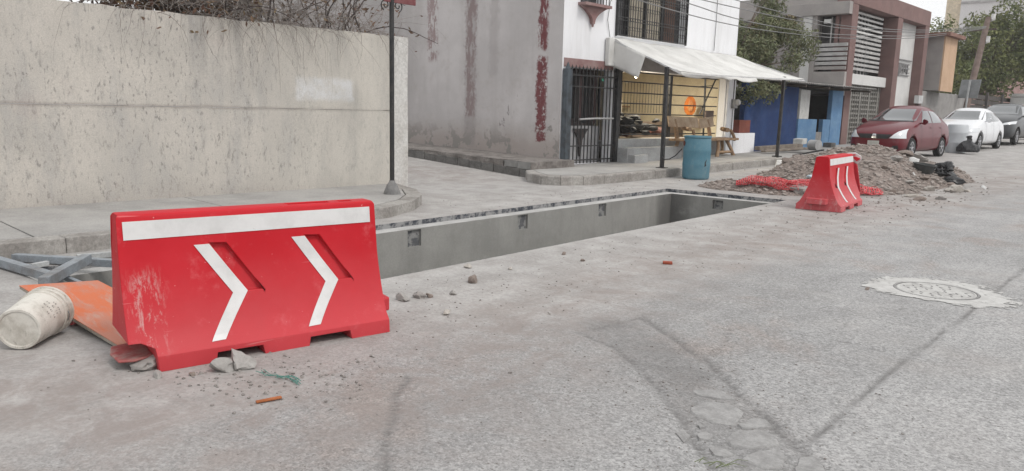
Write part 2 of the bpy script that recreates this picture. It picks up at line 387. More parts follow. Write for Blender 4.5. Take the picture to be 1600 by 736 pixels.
def vnoise(X, Y, s, seed=0):
    rs = np.random.RandomState(seed); T = rs.rand(64, 64)
    x = X*s+100; y = Y*s+100; xi = np.floor(x).astype(int); yi = np.floor(y).astype(int); fx = x-xi; fy = y-yi
    fx = fx*fx*(3-2*fx); fy = fy*fy*(3-2*fy); t = lambda i, j: T[(xi+i) % 64, (yi+j) % 64]
    return (t(0,0)*(1-fx)+t(1,0)*fx)*(1-fy)+(t(0,1)*(1-fx)+t(1,1)*fx)*fy-.5
al = np.unique(np.round(np.concatenate([[-900,-300,-100,-40,-15,-6,-3,-1.5], np.arange(-.9, 1.2, .1), np.arange(1.2, 8.2, .03), np.arange(8.2, 22, .14), np.arange(22, 60, 1.5), [70,90,150,400,900], [A0, A1]]), 4))
bl = np.unique(np.round(np.concatenate([[-900,-300,-100,-50,-30], np.arange(-24, -8, .5), np.arange(-8, -4, .12), np.arange(-4, .3, .03), np.arange(.4, 3, .3), [4,6,10,20,60,200,900], [B0, B1]]), 4))
al = al[np.concatenate([[True], np.diff(al) > .012])]; bl = bl[np.concatenate([[True], np.diff(bl) > .012])]
al[np.argmin(abs(al-A0))] = A0; al[np.argmin(abs(al-A1))] = A1; bl[np.argmin(abs(bl-B0))] = B0; bl[np.argmin(abs(bl-B1))] = B1
Ag, Bg = np.meshgrid(al, bl, indexing='ij')
Xg = Ag*AV.x+Bg*BV.x; Yg = Ag*AV.y+Bg*BV.y
Zg = .015*np.clip(Yg-13, 0, 60)+.053*np.clip(-10.7-Xg, 0, 6)
near = np.clip(1-np.abs(Xg)/30, 0, 1)*np.clip(1-np.abs(Yg)/40, 0, 1)
Zg += near*(.022*vnoise(Xg, Yg, .5, 1)+.008*vnoise(Xg, Yg, 1.7, 2)+.004*vnoise(Xg, Yg, 5, 3))
# flat next to the pit rim
rimd = np.maximum(np.maximum(B0-Bg, Bg-B1), np.maximum(A0-Ag, Ag-A1))
Zg = np.where((rimd < .6) & (Yg < 13.6), Zg*np.clip(rimd/.6, 0, 1), Zg)
jit = .02*vnoise(Xg, Yg, 6, 9)
for pts, w, dep in CRACKS:
    d = seg_dist(Xg+jit, Yg+jit, pts); Zg -= dep*np.exp(-(d/w)**2)
# the sunken broken strip between the two long cracks
Zg -= .007*np.exp(-(seg_dist(Xg, Yg, STRIP)/.21)**4)
na, nb = Xg.shape
V = np.stack([Xg, Yg, Zg], -1).reshape(-1, 3); F = []
ac = (al[:-1]+al[1:])/2; bc = (bl[:-1]+bl[1:])/2
for i in range(na-1):
    inside = A0 < ac[i] < A1
    for j in range(nb-1):
        if inside and B0 < bc[j] < B1: continue
        k = i*nb+j; F.append((k, k+nb, k+nb+1, k+1))
me = bpy.data.meshes.new('road'); me.from_pydata(V.tolist(), [], F); me.update()
me.polygons.foreach_set('use_smooth', [True]*len(me.polygons))
if me.polygons[0].normal.z < 0: me.flip_normals()
crk = np.zeros_like(Zg)
for pts, w, dep in CRACKS: crk = np.maximum(crk, np.exp(-(seg_dist(Xg+jit, Yg+jit, pts)/(w*.9))**2)*min(1, dep/.011))
crk = np.maximum(crk, .52*np.exp(-(seg_dist(Xg, Yg, STRIP)/.21)**4))
soil = np.maximum.reduce([np.exp(-(seg_dist(Xg, Yg, [(-3.2,1.2),(-3.0,2.6),(-3.5,4.4),(-3.9,7.5),(-4.2,10.8),(-4.0,13.5),(-3.9,16)])/.62)**2), .8*np.exp(-(seg_dist(Xg, Yg, [(-3.0,3.9),(-3.3,4.6)])/.5)**2), 1.1*np.exp(-(seg_dist(Xg, Yg, [(-6,13.6),(-4.2,14.2),(-3.7,17),(-4,21)])/.8)**2), .9*np.exp(-(seg_dist(Xg, Yg, [(-14,9.6),(-11.5,10.2)])/1.1)**2), np.exp(-(seg_dist(Xg, Yg, [(-4.8,.5),(-3.4,1.1),(-2.7,2.2),(-2.9,3.2)])/.6)**2)])
tone = .05*(Xg > -1.31-.02*(Yg-5))-.045*((Xg < -.55*(Yg-2.2)-1.2) & (Yg < 3.7) & (Xg > -2.75))+.02*(Yg > 6.2)*(Xg > -3)
for nm, ar in (('crack', crk), ('soil', np.clip(soil, 0, 1)), ('tone', tone)):
    at_ = me.attributes.new(nm, 'FLOAT', 'POINT'); at_.data.foreach_set('value', ar.ravel().astype(np.float32))
road = tag(raw('road', me, M_ROAD), kind='structure')
def gz(x, y):
    a = x*AV.x+y*AV.y; b = x*BV.x+y*BV.y
    i = int(np.clip(np.searchsorted(al, a)-1, 0, na-2)); j = int(np.clip(np.searchsorted(bl, b)-1, 0, nb-2))
    fa = (a-al[i])/(al[i+1]-al[i]); fb = (b-bl[j])/(bl[j+1]-bl[j])
    return float((Zg[i,j]*(1-fa)+Zg[i+1,j]*fa)*(1-fb)+(Zg[i,j+1]*(1-fa)+Zg[i+1,j+1]*fa)*fb)

# flat broken slabs in the sunken strip: each its own piece of the road
M_SLAB = mat('worn_road_slab', (.31, .305, .30), .92, (.235, .23, .226), 14, bump=.35, bs=70, bd=.004)
slabs = [[(170,215),(300,203),(400,225),(465,275),(330,265),(200,240)], [(150,330),(260,285),(400,295),(520,355),(450,440),(300,425),(180,380)],
         [(470,440),(560,398),(650,405),(705,455),(600,470),(500,462)], [(385,530),(430,488),(600,470),(720,510),(745,580),(560,595),(420,580)],
         [(500,665),(600,605),(740,592),(800,660),(770,715),(640,722)], [(285,595),(350,588),(435,635),(380,660),(310,640)],
         [(212,510),(260,482),(335,520),(290,540),(225,535)], [(188,445),(225,430),(275,462),(225,475)], [(830,730),(880,660),(960,640),(1040,700),(1060,760),(860,770)],
         [(120,570),(60,500),(110,470),(160,520)][::-1], [(840,800),(700,740),(560,735),(480,790),(600,850)]]
for q, sl in enumerate(slabs):
    pts = [px2g(1040+x/4.18, 560+y/4.18) for x, y in sl]; c = sum(pts, Vector())/len(pts)
    ring = []
    for i in range(len(pts)):
        a, b = pts[i], pts[(i+1) % len(pts)]
        for t in (0, .33, .66):
            p = a.lerp(b, t); w = noise.noise(p*9+Vector((q, 0, 0)))*.018; p = p+(p-c).normalized()*w; ring.append(p)
    zt = gz(c.x, c.y)+.008
    mb = MB(); n = len(ring)
    top = [Vector((c.x+(p.x-c.x)*.93, c.y+(p.y-c.y)*.93, zt+.002*math.sin(i*1.7+q))) for i, p in enumerate(ring)]; mid = [Vector((p.x, p.y, zt-.007)) for p in ring]; bot = [Vector((p.x, p.y, zt-.05)) for p in ring]
    mb.add(top+mid+bot, [tuple(range(n))]+[(i, i+n, (i+1) % n+n, (i+1) % n) for i in range(n)]+[(i+n, i+2*n, (i+1) % n+2*n, (i+1) % n+n) for i in range(n)])
    o = mb.build('broken_slab', M_SLAB, road, smooth=40)
    o.data.validate()

# ================================================================ the pit
pit = tag(bpy.data.objects.new('pit', None), kind='structure'); col.objects.link(pit)
LW, LD, DEP = .21, .06, 1.7
pk = [(a-A0-LW, a-A0-LW+.22, DEP-LD-.225, DEP-LD-.015) for a in (4.02, 6.05, 8.12, 10.14)]
def rim(name, m, pts):   # vertical tar face round the rim
    mb = MB(); n = len(pts)
    for i in range(n): a, b = pts[i], pts[(i+1) % n]; mb.poly([(a.x, a.y, .002), (b.x, b.y, .002), (b.x, b.y, -LD), (a.x, a.y, -LD)])
    return mb.build(name, m, pit)
outer = [AB(A0, B0), AB(A1, B0), AB(A1, B1), AB(A0, B1)]; inner = [AB(A0+LW, B0+LW), AB(A1-LW, B0+LW), AB(A1-LW, B1-LW), AB(A0+LW, B1-LW)]
rim('rim_face', M_TAR, outer)
mb = MB()
for i in range(4):
    j = (i+1) % 4; mb.poly([(p.x, p.y, -LD) for p in (outer[i], outer[j], inner[j], inner[i])])
mb.build('rim_ledge', M_LEDG, pit)
mb = MB(); o0 = AB(A0+LW, B0+LW, -DEP); mb.wall(o0, AV, (0, 0, 1), BV, A1-A0-2*LW, DEP-LD, pk, .06); mb.build('pit_wall', M_TREN, pit)
e0 = AB(A1-LW, B0+LW, -DEP); BWid = B1-B0-2*LW
mb = MB(); mb.wall(e0, BV, (0, 0, 1), -AV, BWid, DEP-LD, [(.83, 1.03, DEP-.26, DEP-.1)], .12); mb.build('pit_wall', M_TREN, pit)
mb = MB(); mb.wall(AB(A0+LW, B0+LW, -DEP), BV, (0, 0, 1), AV, BWid, DEP-LD, [], .1); mb.wall(AB(A0+LW, B1-LW, -DEP), AV, (0, 0, 1), -BV, A1-A0-2*LW, DEP-LD, [], .1); mb.build('pit_wall', M_TREN, pit)
mb = MB(); mb.poly([AB(A0, B0, -DEP), AB(A1, B0, -DEP), AB(A1, B1, -DEP), AB(A0, B1, -DEP)]); mb.build('pit_floor', M_TREN, pit)
M_POCK = mat('pocket_mortar', (.24, .24, .235), .9, (.10, .103, .11), 11, .46, .54, bump=.5)
for h in pk:
    mb = MB(); P = lambda x, y: o0+AV*x+Vector((0, 0, y))-BV*.035; q = [P(h[0], h[2]), P(h[1], h[2]), P(h[1], h[3]), P(h[0], h[3])]; mb.poly(q); mb.build('beam_pocket', M_POCK, pit)
mb = MB(); P = lambda x, y: e0+BV*x+Vector((0, 0, y))+AV*.06; mb.poly([P(.83, DEP-.26), P(1.03, DEP-.26), P(1.03, DEP-.1), P(.83, DEP-.1)]); mb.build('beam_pocket', M_POCK, pit)

# ================================================================ sidewalks and kerbs
def slab_poly(mb, pts, z0, z1, zf=None):
    zf = zf or (lambda x, y: 0.); n = len(pts)
    top = [(p[0], p[1], z1+zf(*p[:2])) for p in pts]; bot = [(p[0], p[1], z0+zf(*p[:2])) for p in pts]
    mb.add(top+bot, [tuple(range(n)), tuple(reversed(range(n, 2*n)))]+[(i, i+n, (i+1) % n+n, (i+1) % n) for i in range(n)]); return mb
sw = tag(bpy.data.objects.new('sidewalk', None), kind='structure'); col.objects.link(sw)
cut = [-7., -2.7, -.4, 1.9, 4.2]
for y0, y1 in zip(cut[:-1], cut[1:]):
    mb = MB(); slab_poly(mb, [(-10.15, y0+.008), (-7.93, y0+.008), (-7.93, y1-.008), (-10.15, y1-.008)], -.1, .15); mb.build('paving_slab', M_SIDE, sw, bevel=.008)
corner_in = [(-7.93, 5.15), (-8.03, 5.8), (-8.33, 6.4), (-8.75, 6.85), (-9.35, 7.25), (-10.15, 7.5)]
mb = MB(); slab_poly(mb, [(-10.15, 4.208), (-7.93, 4.208)]+corner_in, -.1, .15); mb.build('paving_slab', M_SIDE, sw, bevel=.008)
kerb_in = [(-7.915, y) for y in (-7, -4, -1, .5, 2.1, 3.7)]+[(x+.015, y+.01) for x, y in corner_in]
kerb_out = [(-7.70, y) for y in (-7, -4, -1, .5, 2.1, 3.7)]+[(-7.70, 5.1), (-7.79, 5.85), (-8.13, 6.52), (-8.58, 7.03), (-9.25, 7.47), (-10.1, 7.74)]
for i in range(len(kerb_in)-1):
    a, b, c, d = kerb_in[i], kerb_in[i+1], kerb_out[i+1], kerb_out[i]
    mb = MB(); e = .0015; L = lambda p, q, t: (p[0]+(q[0]-p[0])*t, p[1]+(q[1]-p[1])*t); ln = math.dist(a, b); t = e/ln if i < 5 else 0
    slab_poly(mb, [L(a, b, t), L(d, c, t), L(d, c, 1-t), L(a, b, 1-t)], -.1, .145+.004*math.sin(i*5)); mb.build('kerb_stone', M_KERB, sw, bevel=.009)

sh = tag(bpy.data.objects.new('shop_sidewalk', None), kind='structure'); col.objects.link(sh)
zf = lambda x, y: zg(y)
oc = [(-10.62, 11.45), (-10.15, 11.0), (-9.6, 10.78), (-9.25, 10.95), (-9.05, 11.4), (-9.0, 12.), (-9., 13.8), (-9., 15.5), (-9., 17.2), (-9., 18.7), (-9., 20.05)]
ic = [(-10.62, 11.72), (-10.1, 11.27), (-9.66, 11.05), (-9.42, 11.15), (-9.25, 11.5), (-9.2, 12.), (-9.2, 13.8), (-9.2, 15.5), (-9.2, 17.2), (-9.2, 18.7), (-9.2, 20.05)]
mb = MB()
inn = [(-11.02, 11.4)]+[(x-.012, y) for x, y in ic]+[(-11.02, 20.05)]
slab_poly(mb, [(-11.02, 11.75)]+inn[1:7]+[(-11.02, 12.)], -.3, .18, zf)
for i in range(6, len(inn)-2):
    a, b = inn[i], inn[i+1]; slab_poly(mb, [(-11.02, a[1]), a, b, (-11.02, b[1])], -.3, .18, zf)
mb.build('paving', M_SIDE, sh)
for i in range(len(oc)-1):
    mb = MB(); slab_poly(mb, [ic[i], oc[i], oc[i+1], ic[i+1]], -.3, .178+.006*math.sin(i*3.3), zf); mb.build('kerb_stone', M_KERB, sh, bevel=.025)
# low pavement in front of the blue hut, ramping to the road
mb = MB(); mb.grid(lambda u, v: (-9.1-1.95*u, 20.07+20*v, zg(20.07+20*v)-.03+.17*min(1, u*2.2)), 8, 20); o = mb.build('pavement', M_SIDE, None, smooth=60); tag(o, kind='structure')
if o.data.polygons[0].normal.z < 0: o.data.flip_normals()
# ================================================================ boundary wall
bw = thing('boundary_wall', 'long weathered cream-grey concrete wall along the left sidewalk', 'wall', (-10.2, 1, 0))
def rough_box(mb, y0, y1, z0, z1, x0, x1, jit=.012, step=.25, topj=.01):
    ny = max(1, int((y1-y0)/step)); nz = max(1, int((z1-z0)/step))
    P = lambda i, k, x: (x, y0+(y1-y0)*i/ny, z0+(z1-z0)*k/nz+(topj*noise.noise(Vector((0, i*1.3, k))) if k == nz else 0))
    q = lambda i, k: x1+jit*noise.noise(Vector((3, (y0+(y1-y0)*i/ny)*.9, (z0+(z1-z0)*k/nz)*.9)))
    n = len(mb.v)
    for i in range(ny+1):
        for k in range(nz+1): mb.v.append(P(i, k, q(i, k)))
    for i in range(ny):
        for k in range(nz): a = n+i*(nz+1)+k; mb.f.append((a, a+nz+1, a+nz+2, a+1))
    m0 = len(mb.v)
    for i in range(ny+1): mb.v.append(P(i, nz, x0))
    for i in range(ny): mb.f.append((n+i*(nz+1)+nz, n+(i+1)*(nz+1)+nz, m0+i+1, m0+i))
    for i, s in ((0, 1), (ny, -1)):
        top, bot = mb.v[n+i*(nz+1)+nz], mb.v[n+i*(nz+1)]
        mb.poly([(x0, top[1], z0), bot]+[mb.v[n+i*(nz+1)+k] for k in range(1, nz+1)]+[(x0, top[1], top[2])])
    mb.poly([(x0, y0, z0), (x0, y1, z0), (x0, y1, z1), (x0, y0, z1)])
mb = MB(); rough_box(mb, -7, 7.62, -.1, 1.34, -10.32, -10.10); mb.build('lower_lift', M_WALL, bw, world=True)
mb = MB(); rough_box(mb, -7, 7.62, 1.345, 2.53, -10.31, -10.115, topj=.025); mb.build('upper_lift', M_WALL, bw, world=True)
M_PIL = mat('limewashed_pillar', (.55, .54, .52), .92, (.42, .40, .375), 3, bump=.4, bs=25, bd=.008, grain=.15)
mb = MB(); rough_box(mb, 7.625, 7.96, -.1, 2.53, -10.32, -10.09, .03, .12); mb.build('corner_pillar', M_PIL, bw, world=True)

# dead creeper spilling over the wall
M_TWIG = mat('dry_twig_bark', (.17, .145, .13), .95, (.30, .275, .255), 12, bump=.3)
M_TWIGD = mat('dark_vine_stem', (.045, .035, .032), .95, (.09, .07, .065), 12)
M_DEAD = mat('dead_leaf', (.12, .06, .045), .9, (.17, .13, .075), 9)
cr = thing('dry_creeper', 'leafless grey creeper tangled on top of the boundary wall and hanging over it', 'shrub', (-10.5, 5.2, 2.4))
rr = random.Random(3)
mb = MB()
for i in range(420):
    y = rr.triangular(3.2, 8.2, 5.4); x = -10.22-rr.random()*.5; z = 2.5+rr.random()*.3
    hang = rr.random() < .34; y = rr.choice((4.3, 5.1, 5.35, 5.9, 6.0, 6.9))+rr.gauss(0, .22) if hang else y
    d = Vector((rr.uniform(.1, .5), rr.uniform(-.6, .8), rr.uniform(.2, .9))) if hang else Vector((rr.uniform(-.5, .3), rr.uniform(-1, 1), rr.uniform(.1, 1)))
    d.normalize(); p = Vector((x, y, z)); path = [p.copy()]; n = rr.randint(8, 17); stp = rr.uniform(.05, .115); w = Vector((rr.uniform(-1, 1), rr.uniform(-1, 1), rr.uniform(-1, 1)))*.12
    for k in range(n):
        d = (d+w+Vector((.05 if hang and p.x < -10.02 else -.05*(p.x > -9.95), 0, -.20 if hang else -.10))+Vector((rr.gauss(0, .12), rr.gauss(0, .12), rr.gauss(0, .12)))).normalized(); p = p+d*stp
        if p.z < 2.56 and p.x < -10.06: p.x = -10.06+rr.random()*.03
        path.append(p.copy())
    r0 = rr.uniform(.0025, .0055); mb.tube(path, [r0*(1-.75*k/n) for k in range(n+1)], 4, False)
mb.build('twigs', M_TWIG, cr, world=True, kind='stuff')
mb = MB()
for i in range(64):
    y = rr.uniform(2.9, 7.5); p = Vector((-10.9+rr.uniform(-.5, .5), y, 2.3)); d = Vector((rr.uniform(-.2, .35), rr.uniform(-.7, .7), 1)).normalized(); path = [p.copy()]
    for k in range(14):
        d = (d+Vector((rr.gauss(.02, .13), rr.gauss(0, .2), rr.gauss(-.05, .1)))).normalized(); p = p+d*.13; path.append(p.copy())
    mb.tube(path, [.014*(1-.7*k/14) for k in range(15)], 5, False)
mb.build('stems', M_TWIGD, cr, world=True)
def leafcloud(mb, n, fn, size, rr, asp=.5):
    vs, fs = [], []
    for i in range(n):
        c = fn(); a = Vector((rr.gauss(0, 1), rr.gauss(0, 1), rr.gauss(0, 1))).normalized(); b = a.orthogonal().normalized(); b.rotate(Matrix.Rotation(rr.random()*6.3, 3, a))
        s = size*rr.uniform(.6, 1.35); u = a*s; w = b*s*asp; k = len(vs)
        vs += [c-u, c+w*.9-u*.1, c+u, c-w*.9+u*.15]; fs.append((k, k+1, k+2, k+3))
    mb.add(vs, fs)
def dead_pt():
    y = rr.uniform(3.75, 8.4); dens = 1 if y < 5.5 else .05
    while rr.random() > dens: y = rr.uniform(3.75, 8.4); dens = 1 if y < 5.5 else .05
    h = (1.15 if y < 5.6 else .9)*rr.random(); return Vector((-11.2+rr.gauss(0, .45), y+.15*noise.noise(Vector((y*3, h*3, 1))), 2.3+h*1.15))
mb = MB(); leafcloud(mb, 9500, dead_pt, .045, rr); mb.build('dead_leaves', M_DEAD, cr, world=True, kind='stuff')
M_TAN = mat('dry_tan_leaf', (.33, .25, .12), .9)
mb = MB(); leafcloud(mb, 60, lambda: Vector((-10.75+rr.gauss(0, .05), 5.62+rr.gauss(0, .06), 2.62+rr.random()*.28)), .05, rr); mb.build('tan_leaves', M_TAN, cr, world=True)

# ================================================================ street lamp post
lp = thing('street_sign_post', 'slim black post with scrolled brackets on a concrete foot at the corner', 'post', (-8.87, 6.71, .15))
mb = MB(); mb.tube([(0, 0, .1), (0, 0, 2.9)], .034, 12); mb.build('pole', M_BLACK, lp, smooth=40)
M_FOOT = mat('cast_foot', (.22, .215, .21), .8, (.13, .13, .13), 8, bump=.3)
mb = MB(); mb.lathe([(.125, 0), (.12, .03), (.075, .14), (.05, .17), (.04, .2)], 16); mb.build('foot', M_FOOT, lp, smooth=40)
for s in (-1, 1):
    mb = MB(); pth = [(0, s*(.04+.012*t+.07*math.sin(t*.9)**2*0), 0) for t in range(1)]
    pth = [(0, s*(.03+.20*(1-t)+.0*t), 2.86-.12*t) for t in (0, .2, .4, .6, .8, 1)]
    sp = [(0, s*(.11+.07*math.cos(a)*(1-a/9)), 2.66+.07*math.sin(a)*(1-a/9)) for a in np.arange(-1.2, 7.2, .4)]
    mb.tube(sp, .009, 6); mb.build('scroll', M_BLACK, lp, smooth=60)
mb = MB(); mb.box((0, .14, 2.80), (.03, .56, .2)); mb.build('sign_plate', M_MAROON, lp, bevel=.004)

# ================================================================ block ledge along the house's side
ld = thing('block_ledge', 'raised concrete ledge of grey blocks along the side wall in the alley', 'ledge', (-14.5, 12.2, 0))
zt = lambda X: .335+.022*(-10.9-X)
k = 0; x = -10.52
while x > -19:
    w = .39; z0 = zal(x-w/2)-.03; mb = MB(); mb.ab((x-w+.006, 11.57+.006*math.sin(k*4), z0-.1), (x-.006, 11.75, z0+.2)); mb.build('block', M_BLOCK, ld, world=True, bevel=.01); x -= w; k += 1
x = -10.6
for k in range(2):
    mb = MB(); mb.ab((x-.385, 11.58, zal(x-.2)+.175), (x-.005, 11.76, zt(x)-.002)); mb.build('block', mat('pale_block', (.27, .265, .255), .92, bump=.5, bs=50), ld, world=True, bevel=.008); x -= .39
M_BAND = mat('rough_ledge_concrete', (.24, .22, .205), .95, (.13, .117, .108), 3, bump=.8, bs=18, bd=.03, grain=.2)
mb = MB()
def bandp(u, v):
    X = -11.4-8*u; zb, zt_ = zal(X)+.16, zt(X); w = .03*noise.noise(Vector((X*2, v*3, 1)))
    return (X, 11.585-w, zb+(zt_-zb)*v)
mb.grid(bandp, 90, 4)
mb.grid(lambda u, v: (-11.4-8*u, 11.585-.03*noise.noise(Vector(((-11.4-8*u)*2, 3, 1)))*(1-v)+1.5*v, zt(-11.4-8*u)+.01*noise.noise(Vector((u*20, v*4, 2)))), 90, 8)
mb.grid(lambda u, v: (-10.6-.8*u, 11.585+1.5*v, zt(-10.6-.8*u)), 4, 2)
mb.poly([(-10.6, 11.585, .0), (-10.6, 13.0, .0), (-10.6, 13.0, zt(-10.6)), (-10.6, 11.585, zt(-10.6))])
mb.build('ledge_top', M_BAND, ld, world=True, smooth=60)

# ================================================================ the shop house
hs_ = thing('shop_house', 'two storey whitewashed house with peeling grey side wall and open shop front', 'house', (-13, 16.8, 0))
mb = MB(); mb.wall((-11, 12.95, 0), (-1, 0, 0), (0, 0, 1), (0, -1, 0), 15, 6.6, [], .1); mb.build('side_wall', M_SWALL, hs_, world=True)
HO = [(.17, 1.83, .2, 2.36), (1.98, 7.32, .75, 2.42), (1.88, 4.96, 3.19, 4.85), (.55, 1.38, 3.76, 4.7)]
mb = MB(); mb.wall((-11, 12.95, 0), (0, 1, 0), (0, 0, 1), (1, 0, 0), 7.8, 6.6, HO, .22); mb.build('front_wall', M_WHITE, hs_, world=True)
mb = MB(); mb.wall((-11, 20.75, 0), (-1, 0, 0), (0, 0, 1), (0, 1, 0), 15, 6.6, [], .1); mb.wall((-26, 12.95, 6.6), (1, 0, 0), (0, 1, 0), (0, 0, 1), 15, 7.8, [], .1); mb.build('rear_wall', M_WHITE, hs_, world=True)
M_LINT = mat('lintel_rose_paint', (.23, .13, .125), .85, (.3, .21, .2), 3)
mb = MB(); mb.ab((-11.05, 13.0, 2.37), (-10.985, 14.8, 2.56)); mb.build('gate_lintel', M_LINT, hs_, world=True, bevel=.006)
# stains at the corner edge
# recess behind the gate
M_DDOOR = mat('dark_sheet_door', (.035, .033, .034), .75, (.075, .06, .058), 6, bump=.3, bs=20)
mb = MB(); mb.ab((-11.9, 13.1, .1), (-11.5, 14.8, 2.5)); mb.build('porch_back_wall', mat('porch_dark_wall', (.10, .085, .085), .9), hs_, world=True)
mb = MB(); mb.ab((-11.5, 13.12, .1), (-11.3, 14.78, 1.06)); mb.build('porch_low_panel', mat('porch_white_panel', (.38, .38, .39), .85), hs_, world=True)
for k in range(9):
    y = 13.2+k*.175; w = .11+.03*math.sin(k*7); h = .1*math.sin(k*3.3); mb = MB()
    mb.grid(lambda u, v: (-11.25+.03*math.sin(u*9+k), y+w*u+.02*math.sin(v*6+k), 1.2+h+(1.0-h)*v), 6, 6); mb.build('hanging_cloth', mat('hanging_cloth_%d' % (k % 3), [(.05, .045, .045), (.09, .06, .06), (.03, .034, .036)][k % 3], .95), hs_, world=True, smooth=80)
mb = MB(); mb.prism([Vector((-11.28, 13.72, 1.0)), Vector((-11.28, 14.28, 1.0)), Vector((-11.28, 14.08, .75)), Vector((-11.28, 14.02, .35)), Vector((-11.28, 13.98, .35)), Vector((-11.28, 13.92, .75))], (.03, 0, 0)); mb.build('porch_ornament', M_DDOOR, hs_, world=True)
# shop room
mb = MB(); X0, X1, Y0, Y1, Z0, Z1 = -14.6, -11.21, 14.93, 20.27, .72, 2.62
mb.poly([(X0, Y0, Z0), (X0, Y1, Z0), (X0, Y1, Z1), (X0, Y0, Z1)]); mb.poly([(X0, Y0, Z0), (X1, Y0, Z0), (X1, Y0, Z1), (X0, Y0, Z1)]); mb.poly([(X0, Y1, Z0), (X1, Y1, Z0), (X1, Y1, Z1), (X0, Y1, Z1)])
mb.poly([(X0, Y0, Z1), (X1, Y0, Z1), (X1, Y1, Z1), (X0, Y1, Z1)]); mb.build('shop_room', M_CURT, hs_, world=True)
mb = MB(); mb.poly([(X0, Y0, Z0), (X1, Y0, Z0), (X1, Y1, Z0), (X0, Y1, Z0)]); mb.build('shop_floor', mat('shop_floor_tile', (.2, .17, .14), .7), hs_, world=True)
# stepped plinth below the shop opening
for (y0, y1, d, z0, z1) in ((14.96, 17.4, .42, .1, .56), (15.0, 15.55, .62, .1, .40)):
    mb = MB(); mb.ab((-10.998, y0, z0), (-10.998+d, y1, z1)); mb.build('step', M_STEP, hs_, world=True, bevel=.012)
mb = MB(); mb.ab((-10.998, 14.97, .1), (-10.86, 20.25, .76)); mb.build('plinth', M_STEP, hs_, world=True, bevel=.012)
mb = MB(); mb.ab((-10.99, 20.3, .2), (-10.93, 20.74, 2.4)); mb.build('corner_pier', M_WHITE, hs_, world=True, bevel=.01)
mb = MB(); mb.ab((-10.99, 14.97, 2.43), (-10.95, 20.3, 2.86)); mb.build('lintel_beam', mat('shop_lintel_shaded', (.36, .345, .34), .9), hs_, world=True)  # shade under the awning is put into this grey
# upper window: grille of scrolled bars in front of curtains
M_CURTAIN = mat('window_curtain', (.42, .38, .31), .9, (.30, .27, .22), 5); M_PANE = mat('dark_window_glass', (.04, .038, .04), .15, spec=.6, bump=0)
wy0, wy1, wz0, wz1 = 14.83, 17.91, 3.19, 4.85
wnd = MB().ab((-11.3, wy0-.02, wz0-.02), (-11.21, wy1+.02, wz1+.02)).build('window', M_PANE, hs_, world=True)
for (a, b) in ((15.52, 16.22), (16.27, 16.95)):
    mb = MB(); mb.grid(lambda u, v: (-11.18+.018*math.sin(u*38), a+(b-a)*u, wz0+.02+1.6*v), 40, 1); mb.build('curtain', M_CURTAIN, wnd, world=True, smooth=180)
mb = MB(); mb.grid(lambda u, v: (-11.17+.015*math.sin(u*30), 17.15+.5*u, wz0+.02+1.6*v), 30, 1); mb.build('curtain', mat('brown_curtain', (.12, .075, .06), .9), wnd, world=True, smooth=180)
for y in (15.5, 16.24, 16.98): mb = MB(); mb.ab((-11.2, y-.03, wz0), (-11.12, y+.03, wz1)); mb.build('mullion', M_BLACK, wnd, world=True)
mb = MB()
for z in (3.21, 3.55, 3.62, 4.1, 4.17, 4.6): mb.bar((-10.95, wy0, z), (-10.95, wy1, z), .016)
n = 30
for i in range(n+1): y = wy0+(wy1-wy0)*i/n; mb.bar((-10.95, y, wz0), (-10.95, y, wz1), .013)
for i in range(n):
    y = wy0+(wy1-wy0)*(i+.5)/n
    for zc in (3.585, 4.135, 3.38, 3.86): mb.tube([(-10.95, y+.04*math.cos(a), zc+.045*math.sin(a)) for a in np.arange(0, 6.3, .9)], .006, 4, False)
for y in (wy0, wy1): mb.bar((-10.97, y, wz0-.02), (-10.97, y, wz1), .035)
mb.build('window_grille', M_BLACK, wnd, world=True)
# little balcony window on a maroon corbel
nw = MB().ab((-11.3, 13.48, 3.74), (-11.21, 14.35, 4.72)).build('niche_window', M_PANE, hs_, world=True)
mb = MB(); pr = []
for t in np.linspace(0, 1, 9): pr.append((.42*(1-t)**2.2+.035, 3.71-.36*t))
pts = [Vector((-10.99, 13.89-w, z)) for w, z in pr]+[Vector((-10.99, 13.89+w, z)) for w, z in reversed(pr)]
mb.prism(pts, (.09, 0, 0)); mb.box((-10.9, 13.89, 3.745), (.26, .95, .06)); mb.tube([(-10.94, 13.89, 3.36), (-10.94, 13.89, 3.28)], [.035, .02], 8); mb.build('corbel', M_LINT, nw, world=True)
mb = MB()
for i in range(9): y = 13.47+.84*i/8; mb.bar((-10.82, y, 3.77), (-10.82, y, 4.6), .014)
mb.bar((-10.82, 13.45, 3.95), (-10.82, 14.33, 3.95), .018); mb.build('railing', M_BLACK, nw, world=True)
# meter and conduit on the pier
em = MB().box((-10.88, 20.62, 1.72), (.12, .2, .26)).build('electric_meter', mat('meter_grey', (.3, .3, .3), .6), hs_, world=True, bevel=.01)
mb = MB(); mb.lathe([(.09, 0), (.09, .06), (.06, .1)], 16, Matrix.Translation((-10.82, 20.64, 1.76)) @ Matrix.Rotation(PI/2, 4, 'Y')); mb.build('meter_glass', mat('meter_glass', (.5, .5, .5), .2), em, world=True, smooth=40)
mb = MB(); mb.tube([(-10.9, 20.6, 1.6), (-10.9, 20.58, 1.0), (-10.9, 20.5, .5)], .014, 6); mb.tube([(-10.92, 20.62, 1.85), (-10.92, 20.62, 3.0)], .018, 6); mb.build('conduit', mat('conduit_grey', (.25, .25, .25), .6), em, world=True, smooth=60)
mb = MB(); mb.tube([(-10.97, 19.4, 3.15), (-10.97, 19.42, 4.0), (-10.97, 19.42, 6.2)], .008, 5); mb.build('wall_cable', M_BLACK, hs_, world=True)
